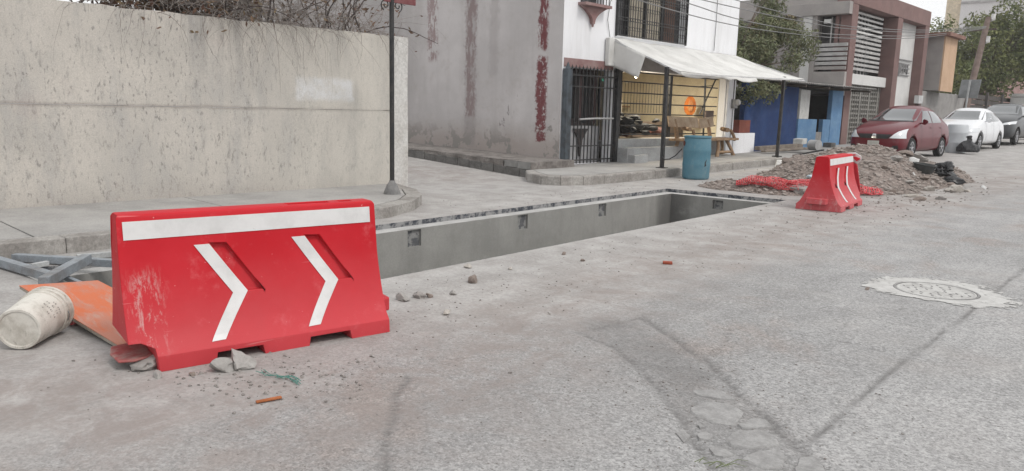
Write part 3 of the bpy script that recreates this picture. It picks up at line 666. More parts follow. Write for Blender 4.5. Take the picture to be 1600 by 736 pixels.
mb = MB(); mb.tube([(-10.97, 14.78, 4.2), (-10.97, 14.55, 3.9), (-10.97, 14.48, 3.5), (-10.97, 14.6, 3.1)], .007, 5); mb.build('wall_cable', M_BLACK, hs_, world=True)

# ================================================================ gate
gt = thing('security_gate', 'black barred steel gate with spear tips beside the shop', 'gate', (-10.9, 13.9, .18))
M_POST = mat('blue_grey_post', (.07, .085, .1), .6, (.035, .038, .042), 6, bump=.25)
mb = MB(); mb.ab((-10.98, 12.96, .18), (-10.84, 13.13, 2.3)); mb.prism([Vector((-10.98, 12.96, 2.3)), Vector((-10.84, 12.96, 2.3)), Vector((-10.84, 13.13, 2.3)), Vector((-10.98, 13.13, 2.3))], (0, 0, .02)); mb.tube([(-10.91, 13.045, 2.3), (-10.91, 13.045, 2.46)], [.07, .01], 8); mb.build('gate_post', M_POST, gt, world=True, bevel=.004)
mb = MB(); mb.ab((-10.97, 14.86, .18), (-10.87, 14.97, 2.75)); mb.build('gate_post', M_BLACK, gt, world=True, bevel=.004)
for z, w in ((.30, .03), (.62, .025), (1.95, .03), (2.2, .035)): mb = MB(); mb.ab((-10.93, 13.14, z-w/2), (-10.90, 14.84, z+w/2)); mb.build('rail', M_BLACK, gt, world=True)
mb = MB(); mb.tube([(-10.86, 13.45, 1.22), (-10.86, 14.0, 1.245), (-10.86, 14.72, 1.25)], .022, 8); mb.build('latch_bar', mat('worn_bar', (.4, .4, .4), .6), gt, world=True, smooth=50)
for i in range(13):
    y = 13.2+i*.13; mb = MB(); mb.bar((-10.915, y, .22), (-10.915, y, 2.30), .02); mb.tube([(-10.915, y, 2.30), (-10.915, y, 2.35), (-10.915, y, 2.42)], [.012, .022, .003], 6); mb.build('bar', M_BLACK, gt, world=True)
mb = MB(); mb.ab((-10.955, 13.62, 1.0), (-10.945, 14.6, 2.1)); 
mb = MB(); mb.box((-10.93, 14.33, 2.13), (.02, .07, .06)); mb.build('tag', mat('green_tag', (.05, .25, .17), .6), gt, world=True)

# ================================================================ shop grille and goods
sg = thing('shop_grille', 'black welded bar grille closing the lit shop front', 'grille', (-11.05, 17.6, .78))
for z in (.86, 1.08, 1.36, 1.62, 1.88, 2.14, 2.38):
    mb = MB(); mb.bar((-11.06, 15.28, z), (-11.06, 19.9, z), .03); mb.build('rail', M_BLACK, sg, world=True)
for y, w in ((15.28, .05), (17.45, .12), (19.35, .04)):
    mb = MB(); mb.bar((-11.1, y, .78), (-11.1 if y < 19 else -11.15, y, 2.4), w); mb.build('upright', M_BLACK, sg, world=True)
for i in range(15):
    y = 15.4+i*.13; mb = MB(); mb.bar((-11.14, y, 1.4), (-11.14, y, 2.14), .008); mb.build('thin_bar', M_BLACK, sg, world=True)
mb = MB(); mb.bar((-11.06, 19.0, 1.4), (-11.06, 19.75, 2.36), .028); mb.bar((-11.06, 18.8, 2.14), (-11.06, 19.6, 2.2), .02); mb.build('brace', M_BLACK, sg, world=True)
for (nm, c_, a_, b_) in (('back_door', (.20, .11, .06), (-14.59, 16.9, .73), (-14.5, 17.75, 2.45)), ('shelf_board', (.3, .2, .12), (-14.55, 18.0, 1.55), (-14.2, 20.1, 1.6)), ('shelf_board', (.3, .2, .12), (-14.55, 18.0, 1.1), (-14.2, 20.1, 1.15)), ('hanging_sheet', (.55, .5, .42), (-13.4, 17.8, 1.15), (-13.35, 18.5, 1.75)), ('counter', (.16, .12, .09), (-12.9, 17.6, .73), (-12.3, 20.2, 1.15))):
    MB().ab(a_, b_).build(nm, mat('shop_'+nm, c_, .8), hs_, world=True)
go = thing('merchandise_pile', 'dark jumble of goods heaped behind the shop grille', 'goods', (-11.9, 16.6, .74))
rr = random.Random(11)
for k in range(60):
    y = rr.uniform(15.05, 17.7); x = rr.uniform(-12.2, -11.35); mb = MB(); c = rr.choice([(.03, .03, .032), (.06, .045, .04), (.11, .10, .09), (.02, .02, .022), (.16, .06, .045)])
    z = .84+.62*rr.random()**.8*(1-(y-15)/6)
    mb.rock((x, y, z), rr.uniform(.12, .24), k+1, 2, (1, 1.3, .6)); mb.build('goods_item', mat('goods_%d' % (k % 7), c, .7), go, world=True, smooth=40)
for k in range(16):
    y = 15.35+k*.11; mb = MB(); mb.tube([(-12.7, y, 2.38), (-12.68, y+.02, 2.1), (-12.7, y+.01, 1.75-.1*math.sin(k*3))], .03, 5); mb.build('hanging_rope', mat('rope_%d' % (k % 3), [(.3, .27, .08), (.22, .2, .07), (.42, .3, .14)][k % 3], .9), go, world=True, smooth=60)
ic_ = thing('oval_wall_ornament', 'orange flame-edged oval ornament hanging inside the lit shop', 'ornament', (-12.6, 20.6, 1.66))
ox, oy, oz = -12.4, 20.7-.0, 1.65
d_ = fw+r2*((1078-800)/FPX)+u2*((368-165)/FPX); t_ = (-11.75)/d_.x; oc_ = CAMV+d_*t_; ic_.location = (oc_.x, oc_.y, oc_.z-.35)
mb = MB(); pts = []
for i in range(48): a = i/48*2*PI; r = 1+.08*(i % 2); w_ = .17*r*math.sin(a)*(1-.15*math.cos(a)); pts.append(Vector((oc_.x+w_*.6, oc_.y+w_*.8, oc_.z+.27*r*math.cos(a))))
mb.prism(pts, (.024, -.018, 0)); mb.build('flame_rim', mat('orange_gilt', (.62, .2, .03), .6, (.45, .12, .03), 8), ic_, world=True)
mb = MB(); mb.prism([Vector((oc_.x+.026+.05*math.sin(a)*(1-.2*math.cos(a)), oc_.y-.02+.067*math.sin(a)*(1-.2*math.cos(a)), oc_.z+.17*math.cos(a))) for a in np.arange(0, 6.28, .3)], (.016, -.012, 0)); mb.build('centre', mat('ornament_red', (.5, .16, .05), .7, (.6, .36, .14), 20), ic_, world=True)
lb = thing('shop_bulb', 'small bare bulb glowing under the shop lintel', 'lamp', (-11.35, 16.28, 2.26))
mb = MB(); mb.lathe([(.001, 0), (.03, .015), (.04, .045), (.025, .085), (.015, .1)], 12); mb.build('glass', emit('bulb_glow', (1, .8, .5), 25), lb, smooth=60)
mb = MB(); mb.tube([(0, 0, .1), (0, 0, .33)], .012, 6); mb.build('socket', M_BLACK, lb)
ldt = bpy.data.lights.new('bulb_light', 'POINT'); ldt.energy = 60; ldt.color = (1, .88, .68); ldt.shadow_soft_size = .05
lo = bpy.data.objects.new('bulb_light', ldt); col.objects.link(lo); lo.parent = lb; lo.location = (-.35, .1, -.12)
lo.parent = lb
tl = thing('shop_tube_lamp', 'added fill tube hidden behind the shop lintel to brighten the room', 'lamp', (-11.6, 18.0, 2.56))
mb = MB(); mb.tube([(0, -.5, 0), (0, .5, 0)], .02, 8); mb.build('tube', emit('fill_glow', (1, .84, .55), 6), tl, smooth=60)
mb = MB(); mb.box((0, 0, .045), (.06, 1.1, .05)); mb.build('housing', mat('fill_housing', (.6, .6, .55), .6), tl)
ldt = bpy.data.lights.new('fill_light', 'AREA'); ldt.energy = 75; ldt.color = (1, .92, .76); ldt.shape = 'RECTANGLE'; ldt.size = .08; ldt.size_y = 1.0  # fill light added to brighten the shop beyond what its bulb gives
lo = bpy.data.objects.new('fill_light', ldt); col.objects.link(lo); lo.parent = tl; lo.location = (0, 0, -.035)

# ================================================================ awning
aw = thing('shop_awning', 'sagging white canvas awning on black posts over the shop front', 'awning', (-9.9, 17.5, .18))
M_CANV = mat('white_canvas', (.66, .655, .635), .8, (.52, .515, .495), 1.8, bump=.15, bs=200, bd=.001, grain=.04)
def aw_p(u, v):   # u along the front, v outwards
    a = Vector((-10.985, 14.70, 3.12)).lerp(Vector((-10.985, 20.72, 3.09)), u); b = Vector((-9.0, 14.56, 2.30)).lerp(Vector((-9.12, 21.2, 2.44)), u)
    p = a.lerp(b, v); p.z -= .10*math.sin(PI*v)*(.55+.45*math.sin(PI*u))+.05*math.sin(PI*u)*v; p.z += .025*noise.noise(Vector((u*6, v*3, 0)))+.018*noise.noise(Vector((u*22, v*5, 4)))+.012*math.sin(u*40+v*6)*v*(1-v)*2; return p
mb = MB(); mb.grid(aw_p, 90, 20)
o = mb.build('canvas', M_CANV, aw, world=True, smooth=180); sm = o.modifiers.new('s', 'SOLIDIFY'); sm.thickness = .006
mb = MB()   # torn front edge drooping
def val(u, v):
    p = Vector(aw_p(u*.55, 1)); drop = .06+.05*max(0, math.sin(u*9))+.03*noise.noise(Vector((u*9, 0, 3))); p.z -= drop*v+.005; p.x -= .05*v*math.sin(u*5); return p
mb.grid(val, 40, 3); o = mb.build('torn_edge', M_CANV, aw, world=True, smooth=180); sm = o.modifiers.new('s', 'SOLIDIFY'); sm.thickness = .005
fl = [Vector((-10.95, 14.685, 3.04)), Vector((-9.98, 14.6, 2.70)), Vector((-10.03, 14.6, 2.40)), Vector((-10.1, 14.6, 2.20)), Vector((-10.5, 14.63, 2.32)), Vector((-10.95, 14.67, 2.46))]
mb = MB(); c = sum(fl, Vector())/6
def flp(u, v):
    top = Vector((-10.95, 14.66, 3.06)).lerp(Vector((-9.93, 14.57, 2.68)), u); bot = Vector((-10.95, 14.66, 2.46)).lerp(Vector((-10.08, 14.57, 2.17)), u); p = top.lerp(bot, v); p.y += .035*math.sin(u*5)*v; return p
mb.grid(flp, 12, 8); o = mb.build('side_flap', M_CANV, aw, world=True, smooth=180); sm = o.modifiers.new('s', 'SOLIDIFY'); sm.thickness = .006
mb = MB(); mb.ab((-10.98, 14.44, 2.46), (-10.86, 14.665, 3.10)); mb.build('roller_box', M_CANV, aw, world=True, bevel=.02)
M_TUBE = mat('white_tube', (.6, .6, .6), .6)
for (p, q) in (((-10.95, 14.66, 3.07), (-9.0, 14.54, 2.27)), ((-10.95, 20.74, 3.04), (-9.1, 21.2, 2.40)), ((-9.02, 14.54, 2.26), (-9.12, 21.22, 2.40)), ((-9.6, 20.95, 2.56), (-9.12, 21.22, 2.40))):
    mb = MB(); mb.bar(p, q, .035); mb.build('frame_tube', M_TUBE, aw, world=True)
mb = MB(); mb.bar((-9.3, 14.5, .15), (-9.3, 14.48, 2.40), .075); mb.box((-9.3, 14.5, .2), (.2, .2, .03)); mb.build('post', M_BLACK, aw, world=True, bevel=.004)
mb = MB(); mb.bar((-9.27, 20.2, .2), (-9.27, 20.26, 2.46), .075); mb.box((-9.27, 20.2, .3), (.2, .2, .03)); mb.build('post', M_BLACK, aw, world=True, bevel=.004)

# ================================================================ barrel
M_BLUE = G('faded_blue_plastic')
def bluep():
    g = M_BLUE; k = g.noise(3, 6, .65); c = g.mix(g.rng(k, .35, .7), (.07, .18, .24), (.115, .22, .27)); st = g.rng(g.noise(5, 6, .75, g.vscale(g.obj(), (1, 1, .25))), .58, .72); c = g.mix(g.ma('MULTIPLY', st, .5), c, (.22, .27, .28))
    return g.done(c, .6, .3, 0, g.bump(g.noise(20, 3), .08, .005))
M_BLUE = bluep()
ba = thing('plastic_barrel', 'faded light blue plastic drum standing at the kerb in front of the shop', 'barrel', (-8.47, 14.55, gz(-8.47, 14.55)))
pr = [(.255, 0), (.275, .012), (.285, .05), (.29, .25), (.297, .30), (.297, .33), (.29, .38), (.29, .56), (.297, .6), (.297, .63), (.288, .68), (.283, .84), (.275, .87), (.292, .885), (.297, .905), (.285, .925), (.262, .925), (.26, .88)]
mb = MB(); mb.lathe(pr, 40); mb.build('body', M_BLUE, ba, smooth=50)
ang = math.atan2(-14.55, 8.47)
mb = MB(); q = [(.02, .28), (.075, .30), (.05, .36), (.085, .44), (.03, .38)]
mb.prism([Vector((.296*math.cos(ang+.55+s*3), .296*math.sin(ang+.55+s*3), z)) for s, z in q], (.004*math.cos(ang+.6), .004*math.sin(ang+.6), 0)); mb.build('black_mark', M_BLACK, ba)
mb = MB(); mb.lathe([(.055, 0), (.06, .01), (.03, .02)], 10, Matrix.Translation((.285*math.cos(ang-1.25), .285*math.sin(ang-1.25), .76)) @ Vector((math.cos(ang-1.25), math.sin(ang-1.25), 0)).to_track_quat('Z', 'Y').to_matrix().to_4x4()); mb.build('rusty_cap', mat('rusty_cap', (.13, .04, .03), .8), ba, smooth=50)
hz = thing('hose', 'thin dark hose curving from the barrel to the awning post', 'hose', (-8.9, 14.4, .1))
mb = MB(); mb.tube([(-8.72, 14.35, .66), (-8.85, 14.3, .5), (-9.0, 14.32, .42), (-9.18, 14.38, .40), (-9.25, 14.42, .45)], .012, 6); mb.build('tube', M_BLACK, hz, world=True, smooth=60)

# ================================================================ rustic bench
M_WOOD = mat('rough_pale_wood', (.36, .25, .16), .85, (.22, .14, .085), 5, bump=.5, bs=25, bd=.006, grain=.2)
be = thing('rustic_bench', 'rough log bench with slab back under the awning behind the blue barrel', 'bench', (-10.45, 18.6, .24))
def slab(name, pts, th, m=M_WOOD):
    mb = MB(); n = len(pts); P = [Vector(p) for p in pts]; nr = (P[1]-P[0]).cross(P[-1]-P[0]).normalized(); ring = []
    for i in range(n):
        a, b = P[i], P[(i+1) % n]
        for t in (0, .25, .5, .75): ring.append(a.lerp(b, t)+(a.lerp(b, t)-sum(P, Vector())/n).normalized()*.015*noise.noise(a.lerp(b, t)*8))
    mb.prism(ring, nr*th); mb.build(name, m, be, world=True, bevel=.008)
slab('seat', [(-10.75, 17.0, .70), (-10.3, 17.0, .70), (-10.3, 19.95, .70), (-10.75, 19.95, .70)], .06)
M_WOODL = mat('pale_split_wood', (.48, .38, .28), .85, (.36, .26, .18), 4, bump=.4, bs=25)
slab('backrest', [(-10.72, 16.9, 1.06), (-10.72, 18.35, 1.02), (-10.78, 18.35, 1.30), (-10.78, 16.9, 1.33)], .05, M_WOODL)
slab('backrest', [(-10.71, 18.4, 1.0), (-10.71, 19.15, 1.06), (-10.77, 19.15, 1.33), (-10.77, 18.4, 1.27)], .05, M_WOODL)
for p, q, r in (((-10.3, 19.7, .24), (-10.45, 19.5, .7), .055), ((-10.75, 19.85, .24), (-10.65, 19.6, .72), .055), ((-10.3, 18.75, .24), (-10.4, 18.95, .7), .055), ((-10.3, 17.1, .22), (-10.4, 17.3, .7), .055), ((-10.7, 17.1, .22), (-10.65, 17.3, .7), .055), ((-10.35, 19.8, .70), (-10.4, 19.6, .98), .05), ((-10.68, 19.0, .72), (-10.74, 18.85, 1.25), .06), ((-10.68, 17.3, .72), (-10.74, 17.2, 1.25), .06), ((-10.35, 17.6, .7), (-10.38, 17.55, 1.0), .045)):
    mb = MB(); p, q = Vector(p), Vector(q); mb.tube([p, p.lerp(q, .5)+Vector((.01, .015, 0)), q], [r, r*.85, r*.9], 8); mb.build('leg' if p.z < .4 else 'support', M_WOOD, be, world=True, smooth=50)
for p, q, r in (((-10.35, 19.35, .98), (-10.75, 19.75, 1.0), .06), ((-10.36, 17.4, 1.0), (-10.7, 17.6, 1.02), .05), ((-10.36, 18.9, .38), (-10.36, 19.62, .38), .04)):
    mb = MB(); mb.tube([p, q], r, 8); mb.build('arm_rail', M_WOOD, be, world=True, smooth=50)
mb = MB(); mb.box((-10.76, 19.0, 1.4), (.05, .42, .2)); mb.build('top_board', mat('dark_board', (.16, .12, .1), .85), be, world=True, bevel=.01)
# ================================================================ blue hut
M_NAVY = mat('navy_paint', (.016, .038, .12), .85, (.022, .055, .16), 1.5, bump=.2, bs=30); M_SKYB = mat('light_blue_paint', (.105, .215, .375), .85, (.16, .28, .43), 2, bump=.2, bs=30)
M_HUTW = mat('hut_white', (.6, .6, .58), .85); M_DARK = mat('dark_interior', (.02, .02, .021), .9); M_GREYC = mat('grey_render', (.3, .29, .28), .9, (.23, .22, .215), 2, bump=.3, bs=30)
hu = thing('blue_hut', 'low navy and light blue roadside hut with dark serving opening and tin roof', 'hut', (-12, 25.5, .3))
def W(mb, y0, y1, z0, z1, x=-11., th=.16): mb.ab((x-th, y0, z0), (x, y1, z1)); return mb
W(MB(), 21.6, 25.38, .1, 2.36, -11.05).build('navy_wall', M_NAVY, hu, world=True, bevel=.01)
W(MB(), 25.385, 26.93, .1, 1.31, -10.99).build('light_blue_counter', M_SKYB, hu, world=True, bevel=.012)
W(MB(), 25.45, 26.2, 1.315, 2.30, -11.0).build('white_pillar', M_HUTW, hu, world=True, bevel=.01)
W(MB(), 28.15, 29.15, .1, 2.36, -10.99).build('light_blue_pillar', M_SKYB, hu, world=True, bevel=.01)
W(MB(), 27.5, 28.145, .1, 1.31, -11.0).build('light_blue_counter', M_SKYB, hu, world=True, bevel=.012)
W(MB(), 26.935, 27.495, .1, .86, -11.02).build('doorway_block', M_GREYC, hu, world=True, bevel=.01)
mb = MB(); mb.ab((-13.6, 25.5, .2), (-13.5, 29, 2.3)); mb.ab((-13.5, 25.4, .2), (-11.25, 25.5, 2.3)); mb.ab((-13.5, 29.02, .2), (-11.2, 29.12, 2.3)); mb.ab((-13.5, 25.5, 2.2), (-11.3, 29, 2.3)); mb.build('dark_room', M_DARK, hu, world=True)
mb = MB(); mb.ab((-11.9, 26.4, .86), (-11.7, 28.4, 1.25)); mb.build('counter_goods', mat('dim_goods', (.05, .05, .055), .8), hu, world=True)
M_TIN = mat('corrugated_tin', (.3, .29, .28), .55, (.18, .17, .165), 2, metal=.4)
mb = MB(); mb.grid(lambda u, v: (-13.8+3.45*v, 22.3+8.4*u, 2.62-.17*v+.018*math.sin(u*8.4*38)+.03*u), 260, 3); o = mb.build('tin_roof', M_TIN, hu, world=True, smooth=60); sm = o.modifiers.new('s', 'SOLIDIFY'); sm.thickness = .012
for y in (22.6, 24.4, 26.3, 28.2, 30.2): mb = MB(); mb.bar((-13.6, y, 2.54), (-10.4, y, 2.375), .07); mb.build('roof_beam', mat('old_beam', (.12, .1, .085), .9), hu, world=True)
pw = thing('planter_wall', 'small low white wall with brick on top beside the house corner', 'wall', (-11.2, 21.4, .3))
mb = MB(); mb.ab((-11.3, 20.85, .1), (-10.95, 22.2, .86)); mb.build('low_wall', M_WHITE, pw, world=True, bevel=.01)
mb = MB(); mb.ab((-11.27, 21.25, .865), (-11.0, 21.95, 1.25)); mb.build('brick_stack', mat('red_brick', (.22, .07, .05), .9), pw, world=True, bevel=.008)
# timber in front of the navy wall
M_OLDW = mat('grey_old_timber', (.25, .215, .18), .9, (.15, .125, .105), 4, bump=.5, bs=20)
for k, (p, q, w, h, lab) in enumerate((((-10.75, 22.0, .40), (-10.3, 24.1, .48), .20, .12, 'grey weathered beam lying before the navy wall'), ((-10.35, 21.6, .345), (-9.9, 23.6, .42), .16, .06, 'thin plank on the pavement before the beam'), ((-10.45, 23.6, .42), (-10.55, 24.75, .5), .1, .1, 'short dark timber offcut at the end of the beam'))):
    mb = MB(); mb.bar(p, q, w, h); tag(origin(mb.build('timber', M_OLDW, None, bevel=.01)), lab, 'timber', 'timber on the pavement')
mb = MB(); mb.box((-10.45, 24.4, .60), (.3, .9, .18), .25); tag(origin(mb.build('white_box', M_HUTW, None, bevel=.02)), 'long white box lying on the timber before the blue hut', 'box')
rt_ = thing('paint_can', 'round white tin lying on its side by the timber', 'can', (-10.35, 25.0, .31))
mb = MB(); mb.lathe([(.17, 0), (.175, .02), (.17, .04), (.17, .3), (.175, .32)], 20, Matrix.Translation((0, 0, .17)) @ Matrix.Rotation(R(75), 4, 'Z') @ Matrix.Rotation(PI/2, 4, 'X')); mb.build('tin', mat('tin_white', (.5, .5, .5), .6), rt_, smooth=40)
mb = MB(); mb.box((-10.55, 27.1, .42), (.3, .4, .18)); tag(origin(mb.build('concrete_block', M_BLOCK, None, bevel=.02)), 'grey concrete block set as a step at the hut doorway', 'block')

# ================================================================ mauve framed building
M_MAUVE = mat('mauve_paint', (.215, .135, .125), .85, (.175, .11, .102), 1.2, bump=.15, bs=20, grain=.05); M_LITE = mat('pale_render', (.62, .615, .60), .85, (.55, .545, .535), 1.5, grain=.04)
M_SLAT = mat('grey_slat', (.46, .45, .44), .7); M_BEIGE = mat('beige_grey_render', (.36, .335, .32), .88, (.30, .28, .27), 1.5)
br = thing('framed_building', 'two storey building with mauve portal frame, grey slats and a lettered white panel', 'building', (-14, 34, .3))
F0, F1, TOP = 29.3, 38.6, 6.2
def part(name, m, a, b, bev=.01): return MB().ab(a, b).build(name, m, br, world=True, bevel=bev)
part('column', M_MAUVE, (-11.6, F0, 0), (-11, F0+.58, 5.55)); part('column', M_MAUVE, (-11.6, 34.35, 0), (-11.003, 34.95, 5.55)); part('column', M_MAUVE, (-11.6, 38.05, 0), (-11, F1, 5.55))
part('parapet', M_MAUVE, (-11.6, F0, 5.553), (-10.99, F1, TOP)); part('back_wall', M_BEIGE, (-20, F0+.2, 0), (-12.3, F1-.2, 6.0)); part('roof_slab', M_BEIGE, (-12.3, F0+.2, 5.6), (-11.6, F1-.2, 6.0))
part('white_band', M_LITE, (-11.9, F0+.585, 2.68), (-11.25, 34.345, 3.08)); part('letter_panel', M_LITE, (-11.55, 34.955, 0), (-11.4, 38.045, 5.55))
part('glass_wall', mat('tinted_glass', (.10, .105, .11), .2, spec=.6, bump=0), (-12.1, F0+.59, 3.09), (-12.0, 34.3, 5.54), 0)
for k in range(13):
    z = 3.25+k*.178; m_ = M_LITE if k > 7 else M_SLAT; part('slat', m_, (-11.5, F0+.59, z), (-11.44, 33.9, z+(.10 if k < 8 else .075)), .004)
for k in range(8): y = F0+.75+k*.36; part('slat_upright', M_SLAT, (-11.6, y, 3.1), (-11.56, y+.045, 5.5), 0)
part('gate_back', mat('yellow_wall', (.42, .36, .2), .85, (.3, .27, .17), 1), (-12.25, F0+.6, .3), (-12.2, 34.3, 2.6), 0)
part('dark_door', M_DARK, (-12.19, 31.2, .3), (-12.1, 32.4, 2.3), 0)
M_LATT = mat('dim_lattice', (.26, .25, .23), .75)
for k in range(12): z = .45+k*.18; part('lattice_rail', M_LATT, (-11.5, F0+.59, z), (-11.44, 34.34, z+.07), 0)
for k in range(18): y = F0+.7+k*.25; part('lattice_upright', M_LATT, (-11.52, y, .3), (-11.42, y+(.05 if k % 4 else .14), 2.66), 0)
# letters
def text(s, size, o, u, parent, m, ext=.03):
    cu = bpy.data.curves.new('t', 'FONT'); cu.body = s; cu.size = size; cu.extrude = ext; cu.resolution_u = 2
    ob = bpy.data.objects.new('t', cu); col.objects.link(ob); bpy.context.view_layer.update()
    me = bpy.data.meshes.new_from_object(ob.evaluated_get(bpy.context.evaluated_depsgraph_get())); bpy.data.objects.remove(ob)
    mtx = Matrix((( 0, 0, 1), (1, 0, 0), (0, 1, 0))).to_4x4(); mtx.translation = o
    me.transform(pmat(parent).inverted() @ mtx); return raw('lettering', me, m, parent)
M_LET = mat('grey_letters', (.28, .275, .275), .6)
text('JEEFE', .62, (-11.37, 36.12, 3.40), None, br, M_LET, .05)
part('letter_shelf', M_LET, (-11.39, 36.1, 3.95), (-11.33, 37.75, 3.99), 0)
part('letter_shelf', M_LET, (-11.39, 36.1, 3.30), (-11.33, 37.6, 3.34), 0)
mt = part('meter_box', mat('meter_white', (.55, .55, .55), .6), (-11, 37.5, 2.1), (-10.8, 38.1, 2.45)); part('meter_box', mat('meter_dark', (.08, .05, .05), .6), (-11, 37.7, 1.2), (-10.85, 38.0, 2.08))
# its side facing us, set back behind the hut
def sp(name, m, x0, x1, z0, z1, y=29.29, th=.2, bev=.01): return MB().ab((x0, y, z0), (x1, y+th, z1)).build(name, m, br, world=True, bevel=bev)
sp('side_beam', M_BEIGE, -18, -11.01, 5.15, 5.6, 29.0, .45); sp('side_pier', M_LITE, -12.72, -12.38, 0, 5.15, 29.05); sp('side_pier', M_BEIGE, -13.0, -12.73, 0, 5.15, 29.1, .3); sp('side_pier', M_BEIGE, -12.375, -12.2, 0, 5.15, 29.1, .3)
sp('side_sill', M_BEIGE, -12.2, -11.01, 2.2, 3.08, 29.1, .3); sp('side_lower_wall', M_BEIGE, -18, -13.01, 0, 3.0, 29.2, .3); sp('side_dark', mat('dim_glass', (.13, .125, .125), .25, spec=.5, bump=0), -18, -11.02, 3.0, 5.2, 29.8, .05, 0)
for k in range(6): sp('side_slat', M_SLAT if k else M_BEIGE, -12.19, -11.02, 3.16+k*.17, 3.28+k*.17, 29.15, .05, 0)
for x in (-11.75, -11.45): sp('window_bar', M_SLAT, x, x+.04, 4.15, 5.1, 29.3, .04, 0)
sp('white_box_light', M_LITE, -11.95, -11.7, 4.85, 5.0, 29.1, .1)

# ================================================================ buildings and walls beyond
ob_ = thing('orange_annex', 'small upper box building with one orange face and grey side', 'building', (-12, 40.6, .4))
mb = MB(); mb.ab((-13, 39.6, 2.75), (-10.62, 41.6, 5.2)); mb.build('side', M_BEIGE, ob_, world=True)
mb = MB(); mb.ab((-10.618, 39.62, 2.72), (-10.55, 41.62, 5.2)); mb.build('orange_face', mat('orange_face', (.54, .37, .25), .85, (.48, .32, .21), 1.5), ob_, world=True)
mb = MB(); mb.ab((-13.2, 39.3, 5.2), (-10.3, 41.9, 5.36)); mb.build('roof', mat('tile_roof', (.25, .14, .11), .9), ob_, world=True)
gw = thing('grey_yard_wall', 'plain grey wall behind the parked cars', 'wall', (-11.2, 43, .3))
mb = MB(); mb.ab((-11.3, 38.65, 0), (-11.1, 46.5, 2.7)); mb.build('wall', M_GREYC, gw, world=True)
fe = thing('board_fence', 'dark horizontal board fence under the big tree', 'fence', (-11, 51, .4))
for k in range(8):
    mb = MB(); mb.ab((-11.1, 46.6, .55+k*.29), (-11.05, 58, .55+k*.29+.24)); mb.build('board', mat('dark_boards', (.085, .075, .07), .9, (.05, .045, .042), 3), fe, world=True)
for y in (46.7, 50.5, 54.2, 57.8): mb = MB(); mb.ab((-11.04, y, .3), (-10.92, y+.15, 3.0)); mb.build('post', mat('fence_post', (.1, .09, .085), .9), fe, world=True)
gp = thing('white_gatepost', 'white masonry gatepost under the tree', 'pillar', (-10.2, 56.5, .6))
mb = MB(); mb.ab((-10.9, 56, .4), (-9.9, 57.1, 2.9)); mb.build('shaft', M_LITE, gp, world=True, bevel=.05); mb = MB(); mb.ab((-11.0, 55.9, 2.9), (-9.8, 57.2, 3.1)); mb.build('cap', M_LITE, gp, world=True, bevel=.05)
tb = thing('tall_building', 'tall pale concrete block rising behind the big tree', 'building', (-24, 110, .6))
mb = MB(); mb.ab((-26.5, 104, 0), (-4, 125, 24)); mb.build('tower', mat('hazed_tower', (.62, .6, .6), .9, (.56, .54, .54), .3), tb, world=True)  # tower colour lightened to put bright distance haze into it
mb = MB(); mb.ab((-28.2, 104.5, 0), (-26.52, 125, 24.5)); mb.build('tan_side', mat('hazed_tan_tower', (.66, .56, .42), .9), tb, world=True)  # tan lightened as well, haze painted into the colour
for k in range(6): mb = MB(); mb.ab((-26.48, 103.85, 6+k*3), (-4, 103.99, 6.25+k*3)); mb.build('floor_band', mat('band_tower', (.42, .4, .4), .9), tb, world=True)
lowb = thing('rose_house', 'low rose coloured house half hidden at the right behind the tree', 'house', (-8, 78, .6))
mb = MB(); mb.ab((-18, 76, 0), (-6, 84, 6.5)); mb.build('wall', mat('rose_wall', (.5, .33, .3), .9), lowb, world=True); mb = MB(); mb.ab((-18.2, 75.8, 6.5), (-5.8, 84.2, 6.9)); mb.build('roof', M_LITE, lowb, world=True)

# ================================================================ utility pole, sign, wires
up_ = thing('utility_pole', 'leaning brown wooden utility pole with pale insulators', 'pole', (-11, 45.5, .45))
base, topp = Vector((-11, 45.55, .3)), Vector((-11, 48.75, 6.95))
mb = MB(); mb.tube([base, base.lerp(topp, .5), topp], [.19, .165, .14], 10); mb.build('pole', mat('pole_wood', (.13, .095, .08), .9, (.2, .15, .13), 4), up_, world=True, smooth=50)
for t, dx in ((.985, .2), (.80, .15)): 
    c = base.lerp(topp, t); mb = MB(); mb.tube([c+Vector((.12, .05, 0)), c+Vector((.2, .12, .02)), c+Vector((.22, .14, .3))], [.11, .13, .1], 8); mb.build('insulator', mat('porcelain', (.62, .61, .6), .4), up_, world=True, smooth=50)
c = base.lerp(topp, .9); mb = MB(); mb.bar(c+Vector((-.7, .1, 0)), c+Vector((.5, .1, .03)), .09); mb.build('cross_arm', mat('arm_wood', (.11, .085, .075), .9), up_, world=True)
ss = thing('road_sign', 'grey back of a square road sign on a steel post beside the pole', 'sign', (-10.6, 44.2, .45))
mb = MB(); mb.tube([(-10.6, 44.3, .3), (-10.6, 44.9, 3.45)], .05, 8); mb.build('post', mat('sign_post', (.4, .41, .41), .5, metal=.3), ss, world=True, smooth=50)
mb = MB(); mb.box((-10.6, 44.95, 3.0), (1.05, .03, .95), Matrix.Rotation(R(-20), 3, 'Z') @ Matrix.Rotation(R(-10), 3, 'X')); mb.build('plate', mat('sign_back', (.26, .27, .275), .6, metal=.2), ss, world=True, bevel=.01)
def at_x(x, y, X):
    d = fw+r2*((x-800)/FPX)+u2*((368-y)/FPX); return CAMV+d*(X/d.x)
WIRES = [([(900,-32),(1037,12),(1150,40),(1250,54),(1335,60),(1450,58),(1540,44)], 'lowest'), ([(900,-44),(1072,4),(1150,29),(1250,48),(1335,55),(1450,55),(1540,43)], 'second lowest'),
         ([(900,-55),(1060,-10),(1150,12),(1250,33),(1335,46),(1450,50),(1541,42)], 'second highest'), ([(900,-70),(1060,-28),(1150,0),(1250,26),(1335,42),(1450,47),(1541,41)], 'highest')]
